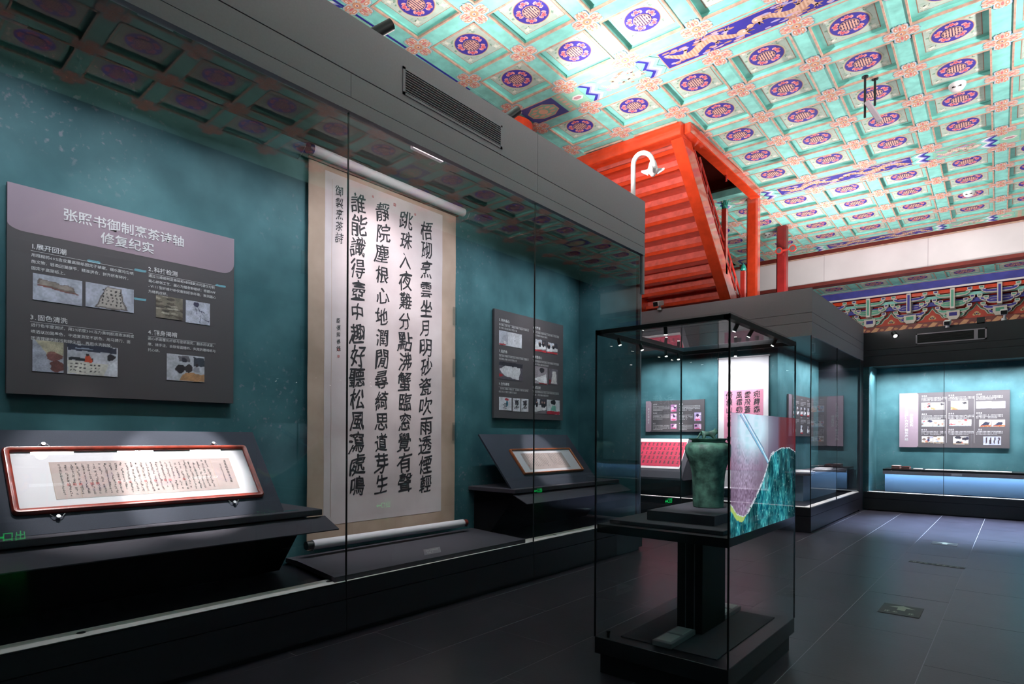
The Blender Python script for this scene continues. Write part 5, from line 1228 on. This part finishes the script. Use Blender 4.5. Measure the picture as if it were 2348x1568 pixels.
# spotlights standing on the cases
for p, d, lab in (((-3.92, 2.90, 4.66), (.3, .55, .5), 'black tube uplight on top of the left case, left of the air grille'), ((-3.92, 4.50, 4.64), (.3, .6, .6), 'black tube uplight on top of the left case, right of the air grille'), ((-1.97, 14.42, 3.66), (.3, -.5, -.55), 'small lit spotlight on top of the far case near the corner')):
    spotlamp(p, d, 'spotlight', lab, 'spotlights on the case tops', .2 if p[0] < -3 else .12, .045)
def cctv(x, y, z, lab, s=1):
    t = thing('security_camera', lab, 'camera', (x, y, z), 'white security cameras')
    build('camera_mount', G().cyl((x, y, z), (x + .02, y - .02, z + .09 * s), .022, n=10).cyl((x, y, z - .02), (x, y, z + .02), .04, n=12), M['white'], t, smooth=True)
    F = Fr((x, y, z + .12 * s), (1, 0, 0), (0, 1, .25)); o = build('camera_body', G().fbox(F, (-.055, -.16, -.045), (.055, .08, .045)), M['white'], t, bevel=.01)
    build('camera_lens', G().fbox(F, (-.045, -.168, -.035), (.045, -.16, .035)), M['black'], o)
cctv(-5.08, 10.22, 3.86, 'white box security camera on the corner case near the stair foot', .9); cctv(-1.07, 14.42, 3.68, 'white security camera on top of the far case above the air grille', .7)
cctv(-.22, 14.42, 3.72, 'larger white security camera at far right on the far case', 1.2)
solo('conduit', G().box((-.62, 14.40, 3.68), (-.50, 14.46, 3.80)), M['black'], 'small black junction box on top of the far case', 'box')
# ================================================================ FLOOR SIGNS
ss = thing('floor_sign', 'square dark floor sticker with pale arrow and a line of characters', 'floor sign', (-.78, 6.2, 0))
fr = Fr((-.93, 6.02, .001), (1, 0, 0), (0, 1, 0)); fs_m = mat('sticker_dark', (38, 40, 38), .5)
build('sticker', G().fbox(fr, (0, 0, 0), (.30, .36, .0015)), fs_m, ss)
g = G().flat(fr, [(.12, .16), (.18, .16), (.18, .25), (.25, .25), (.15, .33), (.05, .25), (.12, .25)], .0025); scriblines(g, fr, .035, .06, .25, 1, .058, .05, .0025, last=1); build('arrow_and_lettering', g, mat('sticker_pale', (150, 155, 140), .6), ss)
ss = thing('floor_sign', 'long narrow floor strip sticker before the far case', 'floor sign', (-.77, 8.75, 0))
fr = Fr((-1.02, 8.70, .001), (1, -.1, 0), (.1, 1, 0)); build('sticker', G().fbox(fr, (0, 0, 0), (.55, .1, .0015)), fs_m, ss)
g = G(); scriblines(g, fr, .03, .02, .5, 1, .06, .05, .0025, last=1); build('lettering', g, bpy.data.materials['sticker_pale'], ss)
ss = thing('floor_sign', 'small square floor sticker farthest away, nearest the far case', 'floor sign', (-.8, 10.5, 0))
fr = Fr((-.95, 10.38, .001), (1, 0, 0), (0, 1, 0)); build('sticker', G().fbox(fr, (0, 0, 0), (.30, .30, .0015)), fs_m, ss)
build('arrow', G().flat(fr, [(.12, .08), (.18, .08), (.18, .18), (.25, .18), (.15, .26), (.05, .18), (.12, .18)], .0025), bpy.data.materials['sticker_pale'], ss)
# ================================================================ what the glass reflects (right side and behind the camera)
rc = thing('side_case', 'dark casework along the right side of the room, outside the picture', 'display case', (2.0, 6, 0))
build('base', G().box((1.7, -2, 0), (2.5, 15.3, .42)), M['plinth'], rc); build('fascia', G().box((1.7, -2, 3.9), (1.74, 14.4, 4.74)).box((1.74, -2, 4.58), (2.5, 14.4, 4.62)), M['plinth'], rc); build('back_wall', G().box((2.4, -2, .42), (2.5, 14.4, 3.9)), M['teal'], rc)  # unseen fascia raised into a parapet that hides the uplights from the glass
def exit_sign(x, y, z, lab):
    t = thing('exit_sign', lab, 'sign', (x, y, z), 'green exit signs')
    F = Fr((x, y, z), (0, -1, 0), (0, 0, 1)); build('sign_box', G().fbox(F, (-.2, -.07, -.02), (.2, .07, .01)), M['exitw'], t)
    g = G(); text(g, F, '出口', -.16, -.04, .12, .012, .012); g.flat(F, [(.06, -.012), (.14, -.012), (.14, -.04), (.185, 0), (.14, .04), (.14, .012), (.06, .012)], .012)
    build('lettering', g, M['exitg'], t)
exit_sign(1.685, 7.27, .16, 'green lit exit sign low on the right casework, seen only as a reflection'); exit_sign(1.685, 12.15, .12, 'green lit exit sign farther along the right casework, seen only as a reflection')
exit_sign(1.685, 1.65, .25, 'green lit exit sign nearest along the right casework, seen only as a reflection')
fr = Fr((-3.05, -.05, 1.23), (-1, 0, 0), (0, 0, 1))
B = board('intro_board', fr, .70, 1.12, 'dark intro board with the title 永续传承 behind the camera, seen only as a reflection', (-3.4, -.05, 1.23))
g = G()
for k, ch in enumerate('永传'): text(g, fr, ch, .03, .66 - k * .17, .13, .0135, .01)
for k, ch in enumerate('续承'): text(g, fr, ch, .17, .66 - k * .17, .13, .0135, .01)
scriblines(g, fr, .36, .80, .30, 16, .022, .042, .0135); build('lettering', g, M['letter'], B)
spot((-3.0, 1.6, 3.8), (-3.4, -.05, 1.8), 260, 35, .8)
solo('intro_wall', G().box((-3.82, -.14, 0), (-2.9, -.09, 3.2)), M['teal'], 'teal wall stub carrying the intro board behind the camera', 'wall')
for n_, (y, z) in enumerate(((2.5, 3.78), (3.05, 3.78), (4.15, 3.78), (3.05, 3.38))):
    solo('strip_light', G().box((1.66, y - .07, z - .012), (1.69, y + .07, z + .012)), M['dash'], ['first', 'second', 'third', 'lower'][n_] + ' short cyan strip light on the right casework, seen only as a reflection', 'light', 'cyan strip lights seen by reflection')
bpy.data.objects.remove(_fo)
